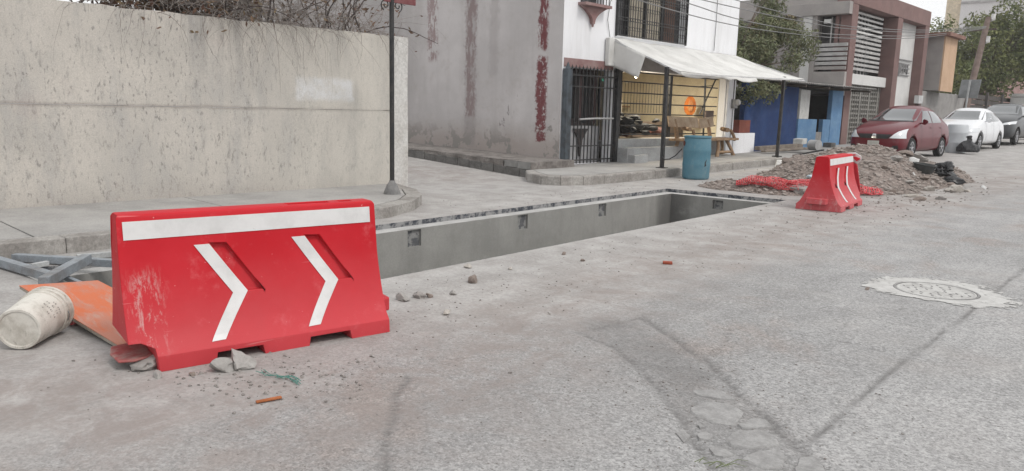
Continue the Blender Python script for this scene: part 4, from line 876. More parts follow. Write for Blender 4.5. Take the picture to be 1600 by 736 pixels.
for k, (pp, nm) in enumerate(WIRES):
    q = [at_x(x, y, -9.6-.001*(x-900)*1.5) for x, y in pp]; mb = MB()
    fine = []
    for i in range(len(q)-1):
        p0, p1, p2, p3 = q[max(0, i-1)], q[i], q[i+1], q[min(len(q)-1, i+2)]
        for t in (0, .25, .5, .75): fine.append(.5*((2*p1)+(p2-p0)*t+(2*p0-5*p1+4*p2-p3)*t*t+(3*p1-p0-3*p2+p3)*t**3))
    fine.append(q[-1]); mb.tube(fine, .013, 5); tag(origin(mb.build('overhead_wire', mat('wire_grey', (.22, .22, .22), .6), None, smooth=80)), nm+' of the four overhead wires running to the leaning pole', 'wire', 'overhead wires')

# ================================================================ trees
def leafmat(name, c, c2, c3):
    g = G(name); k = g.noise(1.1, 4, .6); cc = g.mix(g.rng(k, .35, .65), c, c2); cc = g.mix(g.ma('MULTIPLY', g.rng(g.noise(6, 3, .6), .5, .7), .6), cc, c3)
    m_ = g.done(cc, .75, .25); g.b.inputs['Subsurface Weight'].default_value = 0; return m_
def tree(name, label, base, trunk_top, limbs, clumps, nleaf, size, lm, seed, r0=.2):
    rr = random.Random(seed); t = thing(name, label, 'tree', base)
    mb = MB(); b, tt = Vector(base), Vector(trunk_top); mb.tube([b-Vector((0, 0, .2)), b.lerp(tt, .35)+Vector((rr.gauss(0, .05), rr.gauss(0, .05), 0)), tt], [r0*1.2, r0*.9, r0*.65], 10)
    for c, rad in clumps[:limbs]:
        c = Vector(c); mid = tt.lerp(c, .5)+Vector((rr.gauss(0, .2), rr.gauss(0, .2), .1)); mb.tube([tt-Vector((0, 0, .2)), mid, c], [r0*.5, r0*.3, r0*.08], 6)
        for q in range(3): e = c+Vector((rr.gauss(0, rad*.5), rr.gauss(0, rad*.5), rr.gauss(.1, rad*.4))); mb.tube([mid, mid.lerp(e, .6)+Vector((0, 0, .1)), e], [r0*.2, r0*.12, r0*.04], 5)
    mb.build('trunk', mat('tree_bark', (.12, .095, .075), .95, bump=.5, bs=20), t, world=True, smooth=60)
    vol = [r**2 for _, r in clumps]; tot = sum(vol)
    def pt():
        x = rr.random()*tot; i = 0
        while x > vol[i]: x -= vol[i]; i += 1
        c, r = clumps[i]; d = Vector((rr.gauss(0, 1), rr.gauss(0, 1), rr.gauss(0, 1))).normalized(); return Vector(c)+d*r*(rr.random()**.45)*(1+.25*noise.noise(d*2.5+Vector(c)))
    mb = MB(); leafcloud(mb, nleaf, pt, size, rr, .45); mb.build('crown', lm, t, world=True, kind='stuff'); return t
rr = random.Random(5)
cl = []
for i in range(46):
    d = Vector((rr.gauss(0, 1), rr.gauss(0, 1), rr.gauss(0, 1))).normalized(); k = rr.uniform(.45, 1.0); cl.append((Vector((-12.6+d.x*3.4*k, 56+d.y*4.4*k, 5.6+d.z*3.2*k)), rr.uniform(.7, 1.25)))
tree('street_tree', 'big dense round green tree beyond the parked cars', (-12.6, 55.5, .6), (-12.6, 56, 3.4), 18, cl, 24000, .12, leafmat('tree_green', (.11, .135, .055), (.18, .19, .07), (.06, .078, .035)), 21, .25)
cl = []
for i in range(36):
    cl.append((Vector((-11.9+rr.gauss(0, .6), 22.6+rr.uniform(-1.3, 2.6), 3.5+rr.gauss(0, .75))), rr.uniform(.3, .62)))
for i in range(8): cl.append((Vector((-10.9+rr.gauss(0, .3), 21.6+rr.uniform(-.2, 2.6), 2.3+rr.gauss(0, .22))), rr.uniform(.22, .4)))
tree('slender_tree', 'feathery grey green tree between the white house and the blue hut', (-12.0, 21.9, .3), (-11.9, 22.4, 2.6), 20, cl, 24000, .055, leafmat('olive_leaf', (.13, .15, .085), (.19, .205, .11), (.19, .13, .09)), 33, .1)
cl = [(Vector((-13.6+rr.gauss(0, .5), 27.8+rr.gauss(0, .4), 4.6+rr.gauss(0, .3))), rr.uniform(.2, .35)) for i in range(6)]
tree('courtyard_tree', 'small reddish green tree top showing above the hut by the white pier', (-13.4, 27.6, .3), (-13.4, 27.8, 3.6), 8, cl, 1100, .08, leafmat('reddish_leaf', (.13, .11, .06), (.2, .17, .07), (.16, .07, .05)), 44, .08)
cl = [(Vector((-9.3+rr.gauss(0, 1), 62+rr.gauss(0, 1.5), 2.2+rr.gauss(0, .5))), rr.uniform(.5, .8)) for i in range(9)]
tree('roadside_bush', 'light green bush at the far right beyond the parked cars', (-9.3, 62, .6), (-9.3, 62, 1.4), 6, cl, 2500, .14, leafmat('bush_leaf', (.12, .15, .05), (.17, .2, .07), (.07, .09, .03)), 55, .08)

# ================================================================ cars
def car_paint(name, c, metal=.0):
    g = G(name); k = g.noise(3, 4); m_ = g.done(g.mix(g.rng(k, .4, .7), c, tuple(x*.94 for x in c)), .35, .25, metal)
    g.b.inputs['Coat Weight'].default_value = .45; g.b.inputs['Coat Roughness'].default_value = .05; return m_
def glassy(name, c): g = G(name); m_ = g.done(c, .04, .8); g.b.inputs['Coat Weight'].default_value = 1; g.b.inputs['Coat Roughness'].default_value = .02; return m_
M_CGL = glassy('car_window', (.05, .056, .06)); M_LAMP = glassy('headlamp_lens', (.62, .64, .66)); M_TYRE = mat('tyre', (.018, .018, .019), .85, bump=.2); M_RIM = mat('alloy_rim', (.5, .5, .52), .35, metal=.7, bump=0); M_TRIM = mat('black_trim', (.016, .016, .018), .5, bump=0); M_PLATE = mat('number_plate', (.55, .54, .5), .5, bump=0); M_CHROME = mat('chrome', (.6, .6, .62), .15, metal=1, bump=0)
def car(name, label, loc, rz, st, paint, wf, wr, wrad, wins, lamps, grille, W_):
    t = thing(name, label, 'car', loc, rz)
    bm = bmesh.new(); rings = []
    for (y, w, zb, zm, ws, zs, wg, zgz, ztp) in st:
        half = [(0, zb), (w*.86, zb), (w, zb+.13), (w, zm), (ws, zs), (wg, zgz), (wg*.6, ztp-.004), (0, ztp)]
        full = half+[(-x, z) for x, z in reversed(half[1:-1])]
        rings.append([bm.verts.new((x, y, z)) for x, z in full])
    for a, b in zip(rings[:-1], rings[1:]):
        n = len(a)
        for i in range(n): bm.faces.new((a[i], a[(i+1) % n], b[(i+1) % n], b[i]))
    bm.faces.new(rings[0]); bm.faces.new(list(reversed(rings[-1])))
    bmesh.ops.recalc_face_normals(bm, faces=bm.faces)
    me = bpy.data.meshes.new('body'); bm.to_mesh(me); bm.free(); me.polygons.foreach_set('use_smooth', [True]*len(me.polygons))
    body = raw('body', me, paint, None); s = body.modifiers.new('s', 'SUBSURF'); s.levels = 2; s.render_levels = 2
    cuts = []
    for yy in (wf, wr):
        c = MB(); c.lathe([(wrad+.05, -1.2), (wrad+.05, 1.2)], 32, Matrix.Translation((0, yy, wrad+.01)) @ Matrix.Rotation(PI/2, 4, 'Y')); co = c.build('cut', M_TRIM); cuts.append(co)
        # keep the middle of the floor: cut only the outer 25 cm
        for sgn in (-1, 1):
            c2 = MB(); c2.lathe([(wrad+.045, 0), (wrad+.045, .5)], 32, Matrix.Translation((sgn*(W_/2-.24), yy, wrad+.01)) @ Matrix.Rotation(sgn*PI/2, 4, 'Y')); o2 = c2.build('cut', M_TRIM); cuts.append(o2)
            b = body.modifiers.new('b', 'BOOLEAN'); b.object = o2; b.operation = 'DIFFERENCE'; b.solver = 'EXACT'
    applied(body)
    co = np.empty(len(body.data.vertices)*3); body.data.vertices.foreach_get('co', co); co = co.reshape(-1, 3); Ht = max(q[8] for q in st); Lt = st[-1][0]-st[0][0]
    zl, zh = co[:, 2].min(), co[:, 2].max(); co[:, 2] = zl+(co[:, 2]-zl)*(Ht-zl)/(zh-zl); co[:, 0] *= W_/(co[:, 0].max()-co[:, 0].min()); body.data.vertices.foreach_set('co', co.ravel()); body.data.update()
    for c in cuts: bpy.data.objects.remove(c)
    body.parent = t
    bv = BVHTree.FromPolygons([v.co for v in body.data.vertices], [tuple(p.vertices) for p in body.data.polygons])
    def decal(nm, m_, quad, axis, sgn, off=.006, n=8, parent=None, thick=0):
        mb = MB(); ok = True
        def P(u, v):
            a = Vector(quad[0]).lerp(Vector(quad[1]), u); b = Vector(quad[3]).lerp(Vector(quad[2]), u); q = a.lerp(b, v)
            if axis == 'y': o, d = Vector((q[0], sgn*5, q[1])), Vector((0, -sgn, 0))
            else: o, d = Vector((sgn*5, q[0], q[1])), Vector((-sgn, 0, 0))
            h = bv.ray_cast(o, d)
            return (h[0]+h[1]*off) if h[0] else (o+d*4.2)
        mb.grid(P, n, n); return mb.build(nm, m_, parent or t, smooth=180)
    for nm, m_, quad, axis, sgn, off in wins+lamps+grille: decal(nm, m_, quad, axis, sgn, off)
    for yy in (wf, wr):
        for sgn in (-1, 1):
            mt = Matrix.Translation((sgn*(W_/2-.20), yy, wrad)) @ Matrix.Rotation(sgn*PI/2, 4, 'Y')
            wh = MB().lathe([(wrad*.64, .0), (wrad*.9, .0), (wrad, .03), (wrad, .16), (wrad*.92, .19), (wrad*.68, .19), (wrad*.64, .16)], 28, mt).build('wheel', M_TYRE, t, smooth=40)
            mb = MB(); mb.lathe([(wrad*.66, .12), (wrad*.66, .182), (wrad*.58, .184), (wrad*.56, .14)], 28, mt)
            for k in range(7):
                a = k/7*2*PI; mb.add([(math.cos(a+d)*r, math.sin(a+d)*r, z) for z in (.15, .18) for d, r in ((-.16, wrad*.16), (.16, wrad*.16), (.11, wrad*.6), (-.11, wrad*.6))], [(0,1,2,3),(4,5,6,7),(0,1,5,4),(1,2,6,5),(2,3,7,6),(3,0,4,7)], mt)
            mb.lathe([(wrad*.2, .14), (wrad*.2, .185), (wrad*.1, .195)], 14, mt); mb.build('rim', M_RIM, wh, smooth=40)
    for sgn in (-1, 1):
        mb = MB(); yb = [w_ for w_ in wins if w_[0] == 'windscreen'][0]; my, mz = st[4][0]+.12, st[5][5]+.09
        mb.rock((sgn*(W_/2+.07), my, mz), .12, 1, 2, (1.0, .55, .75), .05); mb.bar((sgn*(W_/2-.08), my+.02, mz-.05), (sgn*(W_/2+.04), my, mz-.03), .04); mb.build('mirror', paint, t, smooth=60)
    return t
hatch = [(-2.18,.60,.28,.45,.54,.60,.45,.645,.66), (-2.08,.76,.2,.5,.72,.69,.60,.75,.77), (-1.72,.84,.19,.55,.80,.83,.68,.91,.94), (-1.15,.85,.19,.6,.82,.92,.72,1.01,1.05), (-.88,.85,.19,.6,.82,.95,.72,1.06,1.10), (-.15,.85,.19,.62,.82,.98,.61,1.40,1.47), (.3,.85,.19,.62,.82,.99,.60,1.46,1.525), (1.0,.85,.19,.62,.82,1.0,.58,1.42,1.49), (1.55,.84,.2,.62,.80,1.01,.56,1.20,1.27), (1.85,.82,.22,.62,.77,1.0,.60,1.04,1.08), (2.1,.76,.3,.6,.72,.93,.58,.98,1.0), (2.18,.62,.36,.55,.6,.84,.5,.88,.9)]
ZS = lambda z: .3+(z-.3)*1.09 if z > .3 else z
hatch = [(y, w, zb, ZS(zm), ws, ZS(zs), wg, ZS(z1), ZS(z2)) for (y, w, zb, zm, ws, zs, wg, z1, z2) in hatch]
def zq(l): return [(n_, m_, [(a, ZS(b)) for a, b in q], ax, s, o_) for n_, m_, q, ax, s, o_ in l]
def win_set(k=1., rail=1.40):
    return [('windscreen', M_CGL, [(-.68, 1.085), (.68, 1.085), (.55, rail+.015), (-.55, rail+.015)], 'y', -1, .007)]+[
            ('side_window', M_CGL, [(-.62, 1.04), (.22, 1.03), (.22, rail-.02), (-.12, rail-.03)], 'x', s, .007) for s in (1, -1)]+[
            ('side_window', M_CGL, [(.28, 1.03), (1.12, 1.05), (1.0, rail-.06), (.28, rail-.02)], 'x', s, .007) for s in (1, -1)]
RX, RY = -8.0, 26.4
tiida_l = [('headlight', M_LAMP, [(.44, .60), (.80, .60), (.76, .86), (.62, .78)], 'y', -1, .01), ('headlight', M_LAMP, [(-.44, .60), (-.80, .60), (-.76, .86), (-.62, .78)], 'y', -1, .01), ('fog_recess', M_TRIM, [(.52, .3), (.7, .31), (.68, .41), (.55, .4)], 'y', -1, .008), ('fog_recess', M_TRIM, [(-.52, .3), (-.7, .31), (-.68, .41), (-.55, .4)], 'y', -1, .008)]
tiida_g = [('grille', M_TRIM, [(-.40, .58), (.40, .58), (.50, .70), (-.50, .70)], 'y', -1, .008), ('lower_grille', M_TRIM, [(-.44, .26), (.44, .26), (.40, .35), (-.40, .35)], 'y', -1, .008), ('number_plate', M_PLATE, [(-.17, .39), (.17, .39), (.17, .52), (-.17, .52)], 'y', -1, .02), ('emblem', M_CHROME, [(-.07, .60), (.07, .60), (.05, .70), (-.05, .70)], 'y', -1, .02), ('cowl', M_TRIM, [(-.66, 1.055), (.66, 1.055), (.66, 1.085), (-.66, 1.085)], 'y', -1, .007)]
sill = lambda m_: [('side_trim', m_, [(-1.0, .2), (1.0, .2), (1.0, .23), (-1.0, .23)], 'x', s, .006) for s in (1, -1)]
door = [('door_seam', M_TRIM, [(a, .3), (a+.012, .3), (a+.012, 1.0), (a, 1.0)], 'x', 1, .003) for a in (-.7, .25, 1.05)]
handles = lambda m_: [('door_handle', m_, [(a, .88), (a+.16, .88), (a+.16, .915), (a, .915)], 'x', 1, .015) for a in (.05, .92)]
P_RED = car_paint('wine_red_paint', (.11, .003, .010))
car('red_car', 'wine red sedan parked facing us behind the rubble mound', (RX, RY, zg(26)), R(-3), hatch, P_RED, -1.36, 1.24, .325, zq(win_set()), zq(tiida_l), zq(tiida_g+sill(M_TRIM)+door+handles(P_RED)), 1.70)
P_WHT = car_paint('white_paint', (.72, .73, .75))
sedan = [(y, w, zb, zm, ws, zs-.02, wg, z1-.03 if z1 < 1.1 else z1-.05, z2-.03 if z2 < 1.12 else z2-.055) for (y, w, zb, zm, ws, zs, wg, z1, z2) in hatch]
pol_l = [('headlight', M_LAMP, [(.42, .60), (.82, .63), (.80, .78), (.46, .72)], 'y', -1, .01), ('headlight', M_LAMP, [(-.42, .60), (-.82, .63), (-.80, .78), (-.46, .72)], 'y', -1, .01), ('fog_recess', M_TRIM, [(.5, .33), (.74, .34), (.74, .42), (.5, .41)], 'y', -1, .008), ('fog_recess', M_TRIM, [(-.5, .33), (-.74, .34), (-.74, .42), (-.5, .41)], 'y', -1, .008)]
pol_g = [('grille', M_TRIM, [(-.42, .60), (.42, .60), (.44, .68), (-.44, .68)], 'y', -1, .008), ('lower_grille', M_TRIM, [(-.46, .25), (.46, .25), (.46, .40), (-.46, .40)], 'y', -1, .008), ('number_plate', M_PLATE, [(-.17, .42), (.17, .42), (.17, .55), (-.17, .55)], 'y', -1, .02)]
w2 = [(n_, m_, [(a, b-.03) for a, b in q], ax, s, o_) for n_, m_, q, ax, s, o_ in win_set(1, 1.37)]
car('white_car', 'white sedan parked behind the red car with drum and bag before it', (-7.86, 33.75, zg(33.7)), R(-2), sedan, P_WHT, -1.34, 1.24, .32, zq(w2), zq(pol_l), zq(pol_g+sill(M_TRIM)+door+handles(P_WHT)), 1.68)
suv = [(y*1.03, w*1.06, zb+.05, zm+.1, ws*1.06, zs+.12, wg*1.07, z1+.14, z2+.15) for (y, w, zb, zm, ws, zs, wg, z1, z2) in hatch]
suv[8] = (1.7, .89, .25, .75, .85, 1.2, .62, 1.60, 1.68); suv[9] = (2.0, .87, .27, .75, .82, 1.18, .62, 1.28, 1.36)
w3 = [(n_, m_, [(a*1.03, b+.14) for a, b in q], ax, s, o_) for n_, m_, q, ax, s, o_ in win_set(1, 1.40)]
suv_l = [('headlight', M_LAMP, [(.48, .78), (.86, .84), (.85, .95), (.5, .86)], 'y', -1, .01), ('headlight', M_LAMP, [(-.48, .78), (-.86, .84), (-.85, .95), (-.5, .86)], 'y', -1, .01)]
suv_g = [('grille', M_CHROME, [(-.42, .72), (.42, .72), (.45, .86), (-.45, .86)], 'y', -1, .008), ('lower_grille', M_TRIM, [(-.6, .3), (.6, .3), (.6, .55), (-.6, .55)], 'y', -1, .008)]
car('dark_suv', 'charcoal grey suv parked last in the row at the right edge', (-7.9, 39.9, zg(39.9)), R(-2), suv, car_paint('charcoal_paint', (.035, .037, .04)), -1.4, 1.3, .36, zq(w3), zq(suv_l), zq(suv_g+sill(M_TRIM)), 1.82)
# ================================================================ rubble mound
def mh(x, y):
    h = 0.
    for cx, cy, rx, ry, hh in ((-6.2, 18.0, 2.05, 3.5, .47), (-5.55, 16.9, 1.4, 3.1, .16), (-7.05, 18.4, 1.25, 2.4, .18), (-6.6, 13.75, 1.25, .85, .13)):
        d = ((x-cx)/rx)**2+((y-cy)/ry)**2+.32*noise.noise(Vector((x*.7, y*.7, 3)))+.15*noise.noise(Vector((x*2.3, y*2.3, 7)))
        if d < 1: h += hh*(1-max(d, 0))**1.1
    if h > 0:
        k = min(1, h/.12); h += k*(.07*noise.noise(Vector((x*1.6, y*1.6, 1)))+.045*noise.noise(Vector((x*4, y*4, 5)))+.022*noise.noise(Vector((x*10, y*10, 9))))
    return h
def dirt():
    g = G('excavated_dirt'); p = g.pos(); k = g.noise(2.2, 7, .7, p); c = g.mix(g.rng(k, .35, .65), (.31, .262, .236), (.225, .186, .165)); v = g.voro(16, p); c = g.mul(c, g.rng(v, .05, .6, 1.25, .72))
    c = g.mix(g.ma('MULTIPLY', g.rng(g.noise(11, 4, .6, p), .58, .68), .5), c, (.42, .39, .365)); c = g.mul(c, g.rng(g.noise(45, 4, .75, p), .3, .7, .8, 1.2))
    return g.done(c, .97, .15, 0, g.bump(g.noise(22, 6, .75, p), .8, .03))
M_DIRT = dirt()
mo = thing('dirt_mound', 'long heap of brown excavated dirt and rubble beside the pit', 'mound', (-6, 17.5, .05))
mb = MB(); nx, ny = 110, 170; X0, X1, Y0, Y1 = -9.0, -3.4, 12.6, 22.2; idx = {}
for i in range(nx+1):
    for j in range(ny+1):
        x, y = X0+(X1-X0)*i/nx, Y0+(Y1-Y0)*j/ny; h = mh(x, y)
        ab = (x*AV.x+y*AV.y, x*BV.x+y*BV.y)
        if h <= .002 or (ab[0] < A1 and B0 < ab[1] < B1): continue
        idx[i, j] = len(mb.v); mb.v.append((x, y, gz(x, y)+h-.006))
for (i, j) in list(idx):
    q = [(i, j), (i+1, j), (i+1, j+1), (i, j+1)]
    if all(k in idx for k in q): mb.f.append(tuple(idx[k] for k in q))
mb.build('heap', M_DIRT, mo, world=True, smooth=70)
rr = random.Random(77)
mb = MB(); k = 0
while k < 2600:
    x, y = rr.uniform(X0, -3.3), rr.uniform(12.9, 21.5); h = mh(x, y)
    if h < .01 and rr.random() > .012: continue
    ab = (x*AV.x+y*AV.y, x*BV.x+y*BV.y)
    if ab[0] < A1+.03 and B0 < ab[1] < B1: continue
    mb.rock((x, y, gz(x, y)+max(h, 0)+.004), rr.choice((.018, .025, .03, .04, .055)), k+.37, 1, (1.2, 1, .7), .5); k += 1
mb.build('clods', mat('clod', (.33, .292, .268), .96, (.22, .19, .17), 6, bump=.6, bs=40), mo, world=True, kind='stuff')
M_ROCKS = [mat('rubble_grey', (.33, .315, .30), .95, (.24, .225, .21), 5, bump=.6, bs=30), mat('rubble_brown', (.235, .195, .17), .95, (.16, .13, .115), 5, bump=.6, bs=30), mat('rubble_pale', (.42, .395, .36), .95, (.33, .30, .27), 5, bump=.5, bs=30)]
# chunks one can tell apart on the heap, placed from the picture
chunks = [(1415,243,.17,1,'large brown clod on the crest of the mound below the red car'), (1433,250,.20,0,'grey slab chunk on the right shoulder of the mound'), (1400,250,.14,0,'flat grey chunk near the top of the mound'), (1452,297,.12,2,'pale flat stone low on the right flank of the mound'), (1492,300,.16,2,'pale broken stone at the right foot of the mound'), (1485,290,.10,1,'brown stone beside the black rubbish on the mound'), (1425,308,.11,2,'pale chunk at the front foot of the mound'), (1436,313,.09,1,'brown chunk at the very front of the mound'), (1470,312,.09,0,'grey chunk on the road before the mound'), (1445,280,.09,1,'brown stone halfway down the right flank'), (1380,262,.09,1,'brown stone on the mound above the leaning barrier'), (1228,252,.10,1,'brown stone on the left edge of the mound'), (1280,246,.08,0,'grey stone near the left crest of the mound'), (1248,299,.15,0,'pale block half buried beside the far barrier'), (1360,240,.09,1,'brown stone on the middle of the crest'), (1305,243,.07,2,'small pale stone on the crest behind the far barrier'), (1460,266,.08,1,'small stone by the dark tub'), (1512,300,.06,2,'small pale stone lying on the road right of the mound'), (1420,285,.08,0,'grey stone on the front face of the mound'), (1395,300,.07,1,'brown stone low on the front of the mound')]
def on_mound(x, y):
    d = fw+r2*((x-800)/FPX)+u2*((368-y)/FPX)
    t = 8.
    while t < 60:
        p = CAMV+d*t
        if p.z <= gz(p.x, p.y)+max(0, mh(p.x, p.y)): return p
        t += .02
    return px2g(x, y)
for k, (x, y, r, mi, lab) in enumerate(chunks):
    p = on_mound(x, y); mb = MB(); mb.rock((p.x, p.y, p.z+r*.2), r, k+2.3, 3, (1.15, 1, .62), .45); tag(origin(mb.build('rubble_chunk', M_ROCKS[mi], None, smooth=28)), lab, 'rock', 'rubble chunks on the mound')

# black rubbish, tub, papers on the mound
M_BAG = mat('black_plastic', (.02, .02, .022), .35, (.03, .03, .032), 5, bump=.4, bs=9, bd=.03, spec=.5)
def crumple(name, c, r, seed, m_, sq=(1, 1, .8), sub=4, rough=.8):
    mb = MB(); bm = bmesh.new(); bmesh.ops.create_icosphere(bm, subdivisions=sub, radius=1); vs = []
    for v in bm.verts:
        p = v.co; n1 = noise.noise(p*1.4+Vector((seed, 0, 0))); n2 = abs(noise.noise(p*3.2+Vector((0, seed, 0)))); n3 = abs(noise.noise(p*7+Vector((0, 0, seed)))); k = 1+rough*.5*n1-rough*.35*n2-rough*.16*n3
        q = Vector((p.x*k*sq[0], p.y*k*sq[1], max(p.z*k*sq[2], -.55*sq[2])))*r; vs.append(Vector(c)+q)
    mb.add(vs, [tuple(x.index for x in f.verts) for f in bm.faces]); bm.free(); return mb
p = on_mound(1472, 276); mb = crumple('x', (p.x, p.y+.1, p.z+.12), .25, 3.1, M_BAG, (1., .8, .75), 4, 1.4); tag(origin(mb.build('torn_black_bag', M_BAG, None, smooth=40)), 'torn black rubbish bag on the right edge of the mound', 'bag')
p2 = on_mound(1487, 287); mb = crumple('x', (p2.x, p2.y, p2.z+.05), .2, 8.1, M_BAG, (1.2, .6, .5), 3, 1.2); tag(origin(mb.build('black_scrap', M_BAG, None, smooth=40)), 'small black plastic scrap trailing below the torn bag', 'scrap')
M_PAP = mat('white_paper', (.68, .68, .67), .85)
for k, (x, y, s_, lab) in enumerate(((1461,268,.07,'white scrap stuck to the left side of the torn black bag'), (1476,272,.08,'white paper on the torn black bag'), (1428,257,.13,'white sheet edge poking from the mound beside the tub'), (1428,275,.035,'tiny white scrap on the front of the mound'), (1277,237,.07,'white scrap on the left crest of the mound'), (1537,297,.06,'white litter on the road right of the mound'))):
    p = on_mound(x, y); mb = MB(); mb.grid(lambda u, v: (p.x+s_*(u-.5)*1.6, p.y-.03+s_*(v-.5)*.4, p.z+.03+s_*v*.9+.02*math.sin(u*5)), 5, 4); o = mb.build('paper_scrap', M_PAP, None, smooth=180); sm = o.modifiers.new('s', 'SOLIDIFY'); sm.thickness = .004; tag(origin(o), lab, 'paper', 'white litter on the mound')
p = on_mound(1442, 264); tu = thing('dark_tub', 'dark grey tub half buried on the right of the mound', 'tub', (p.x, p.y, p.z-.12))
mb = MB(); mb.lathe([(.15, 0), (.17, .03), (.21, .2), (.23, .21), (.23, .23), (.2, .23), (.15, .06)], 24, Matrix.Rotation(R(8), 4, 'Y')); mb.build('tub', mat('dark_grey_plastic', (.06, .063, .062), .6), tu, smooth=40)
# white polystyrene at the kerb end and black strip
p = px2g(1232, 262, .1); q = on_mound(1226, 262)
mb = MB(); mb.prism([Vector((-8.75, 19.0, .02)), Vector((-8.2, 19.3, .05)), Vector((-8.05, 19.5, .30)), Vector((-8.2, 19.45, .36)), Vector((-8.3, 19.35, .27)), Vector((-8.75, 19.1, .25))], (-.05, .08, .01)); tag(origin(mb.build('polystyrene_piece', M_PAP, None, bevel=.01)), 'broken white foam piece at the end of the kerb beside the mound', 'foam')
p = on_mound(1262, 242); mb = MB(); mb.bar((p.x-.25, p.y-.2, p.z-.02), (p.x+.25, p.y+.25, p.z+.12), .1, .03); tag(origin(mb.build('black_strip', M_BLACK, None)), 'thin black strip lying on the left crest of the mound', 'strip')
p = on_mound(1265, 279); mb = MB(); mb.rock((p.x, p.y, p.z+.04), .08, 4.4, 2, (1.4, 1, .6)); tag(origin(mb.build('pale_blue_scrap', mat('pale_blue', (.5, .6, .66), .7), None, smooth=40)), 'pale bluish scrap in the net beside the far barrier', 'scrap')

# ================================================================ red safety net
M_NET = mat('red_net_plastic', (.60, .04, .055), .5, (.72, .22, .22), 30, .45, .6, bump=0)
def netroll(name, path, rad, label, seed, nst=900):
    rr = random.Random(seed); mb = MB(); L = len(path)
    def pp(t):
        x = t*(L-1); i = min(int(x), L-2); return Vector(path[i]).lerp(Vector(path[i+1]), x-i)
    def surf(t, a, k):
        c = pp(t); d = (pp(min(1, t+.01))-pp(max(0, t-.01))).normalized(); s = Vector((-d.y, d.x, 0)); r = rad*(1+.45*noise.noise(Vector((t*9, a, k*3+seed))))*(1-.5*abs(2*t-1)**4)
        q = c+s*math.cos(a)*r*1.35*(.6+.2*k)+Vector((0, 0, 1))*max(math.sin(a), -.3)*r*.75*(.5+.25*k); q.z += .025*noise.noise(q*9); return q
    for layer in range(2):
        na = 8; nt = int(nst/14)
        for j in range(na):
            a0 = j/na*2*PI; mb.tube([surf(i/nt, a0+.9*noise.noise(Vector((i*.22, j, layer)))+i*.02, layer) for i in range(nt+1)], .0055, 3, False)
        for i in range(0, int(nt*.9)):
            t = i/(nt*.9); mb.tube([surf(min(1, t+.006*noise.noise(Vector((j*1.3, i, 4)))), j/11*2*PI+.3*noise.noise(Vector((i, j*.7, 2))), layer) for j in range(12)], .006, 3, False)
    t = thing(name, label, 'net', path[0]); mb.build('mesh', M_NET, t, world=True); return t
npx = [(1150,288), (1175,285), (1205,288), (1235,293), (1270,294), (1310,297), (1345,300), (1378,303)]
pth = []
for x, y in npx: p = on_mound(x, y+3); pth.append((p.x, p.y, p.z+.05))
netroll('safety_net', pth, .23, 'crumpled red plastic safety net along the front of the mound', 4, 900)
p = px2g(112, 507); netroll('net_scrap', [(p.x-.25, p.y-.05, .03), (p.x-.1, p.y, .04), (p.x+.05, p.y+.06, .03)], .07, 'small scrap of red net beside the white bucket', 9, 240)

# ================================================================ plastic barriers
HB, LB = .82, 1.49
PROF = [(0, .285), (.085, .28), (.125, .243), (.22, .198), (.33, .16), (.42, .134), (.5, .115), (.66, .095), (.80, .08), (.815, .072), (.82, .055)]
def hw(z):
    return float(np.interp(z, [a for a, _ in PROF], [b for _, b in PROF]))
def plastic_red(name, scr):
    g = G(name); o = g.obj(); x = g.xyz(o); k = g.noise(2.2, 6, .65)
    c = g.mix(g.rng(k, .35, .7), (.45, .004, .012), (.50, .014, .024))
    dust = g.ma('MULTIPLY', g.rng(g.ma('ADD', x[2], g.ma('MULTIPLY', g.noise(3, 5, .7), .4)), .25, .85, 1, 0), .34 if scr else .75); c = g.mix(dust, c, (.47, .11, .12))
    haze = g.rng(g.noise(5.5, 6, .7), .55, .75); c = g.mix(g.ma('MULTIPLY', haze, .38), c, (.60, .17, .18))
    # scuffs: pale scratches, mostly at the end that gets hit
    sc = g.noise(17, 6, .8, g.vscale(o, (1.5, 1, .3)), .5); w = g.rect(x[0], x[2], -.70, -.56, .12, .50, .07) if scr else g.rng(x[2], .1, .3, .6, 0)
    s1 = g.ma('MULTIPLY', g.rng(sc, .50, .62), w); c = g.mix(g.ma('MULTIPLY', s1, .6), c, (.52, .42, .40))
    s2 = g.rng(g.noise(42, 3, .6), .73, .76); c = g.mix(g.ma('MULTIPLY', s2, .6), c, (.68, .45, .44))
    line = g.ma('MULTIPLY', g.rng(g.noise(9, 3, .5, g.vscale(o, (.25, 1, 6)), .3), .70, .74), .35); c = g.mix(line, c, (.68, .3, .3))
    return g.done(c, g.rng(k, .3, .7, .5, .68), .25, 0, g.bump(g.noise(9, 4, .6), .10, .01))
def reflective(name):
    g = G(name); k = g.noise(4, 6, .7); c = g.mix(g.rng(k, .4, .7), (.64, .635, .63), (.54, .535, .53)); s_ = g.rng(g.noise(22, 4, .75), .66, .72); c = g.mix(g.ma('MULTIPLY', s_, .6), c, (.36, .34, .33)); return g.done(c, .45, .5)
M_REF = reflective('white_reflective_tape')
CHEV = [(-.383, .115), (.172, .118)]
def face_pt(s_, z, off=0., side=1): return Vector((s_, side*(hw(z)+off), z))
def tape(name, fn, nu, nv, parent, side=1, off=.003):
    mb = MB(); mb.grid(lambda u, v: face_pt(*fn(u, v), off, side), nu, nv)
    o = mb.build(name, M_REF, parent); sm = o.modifiers.new('s', 'SOLIDIFY'); sm.thickness = .002; sm.offset = 0; return o
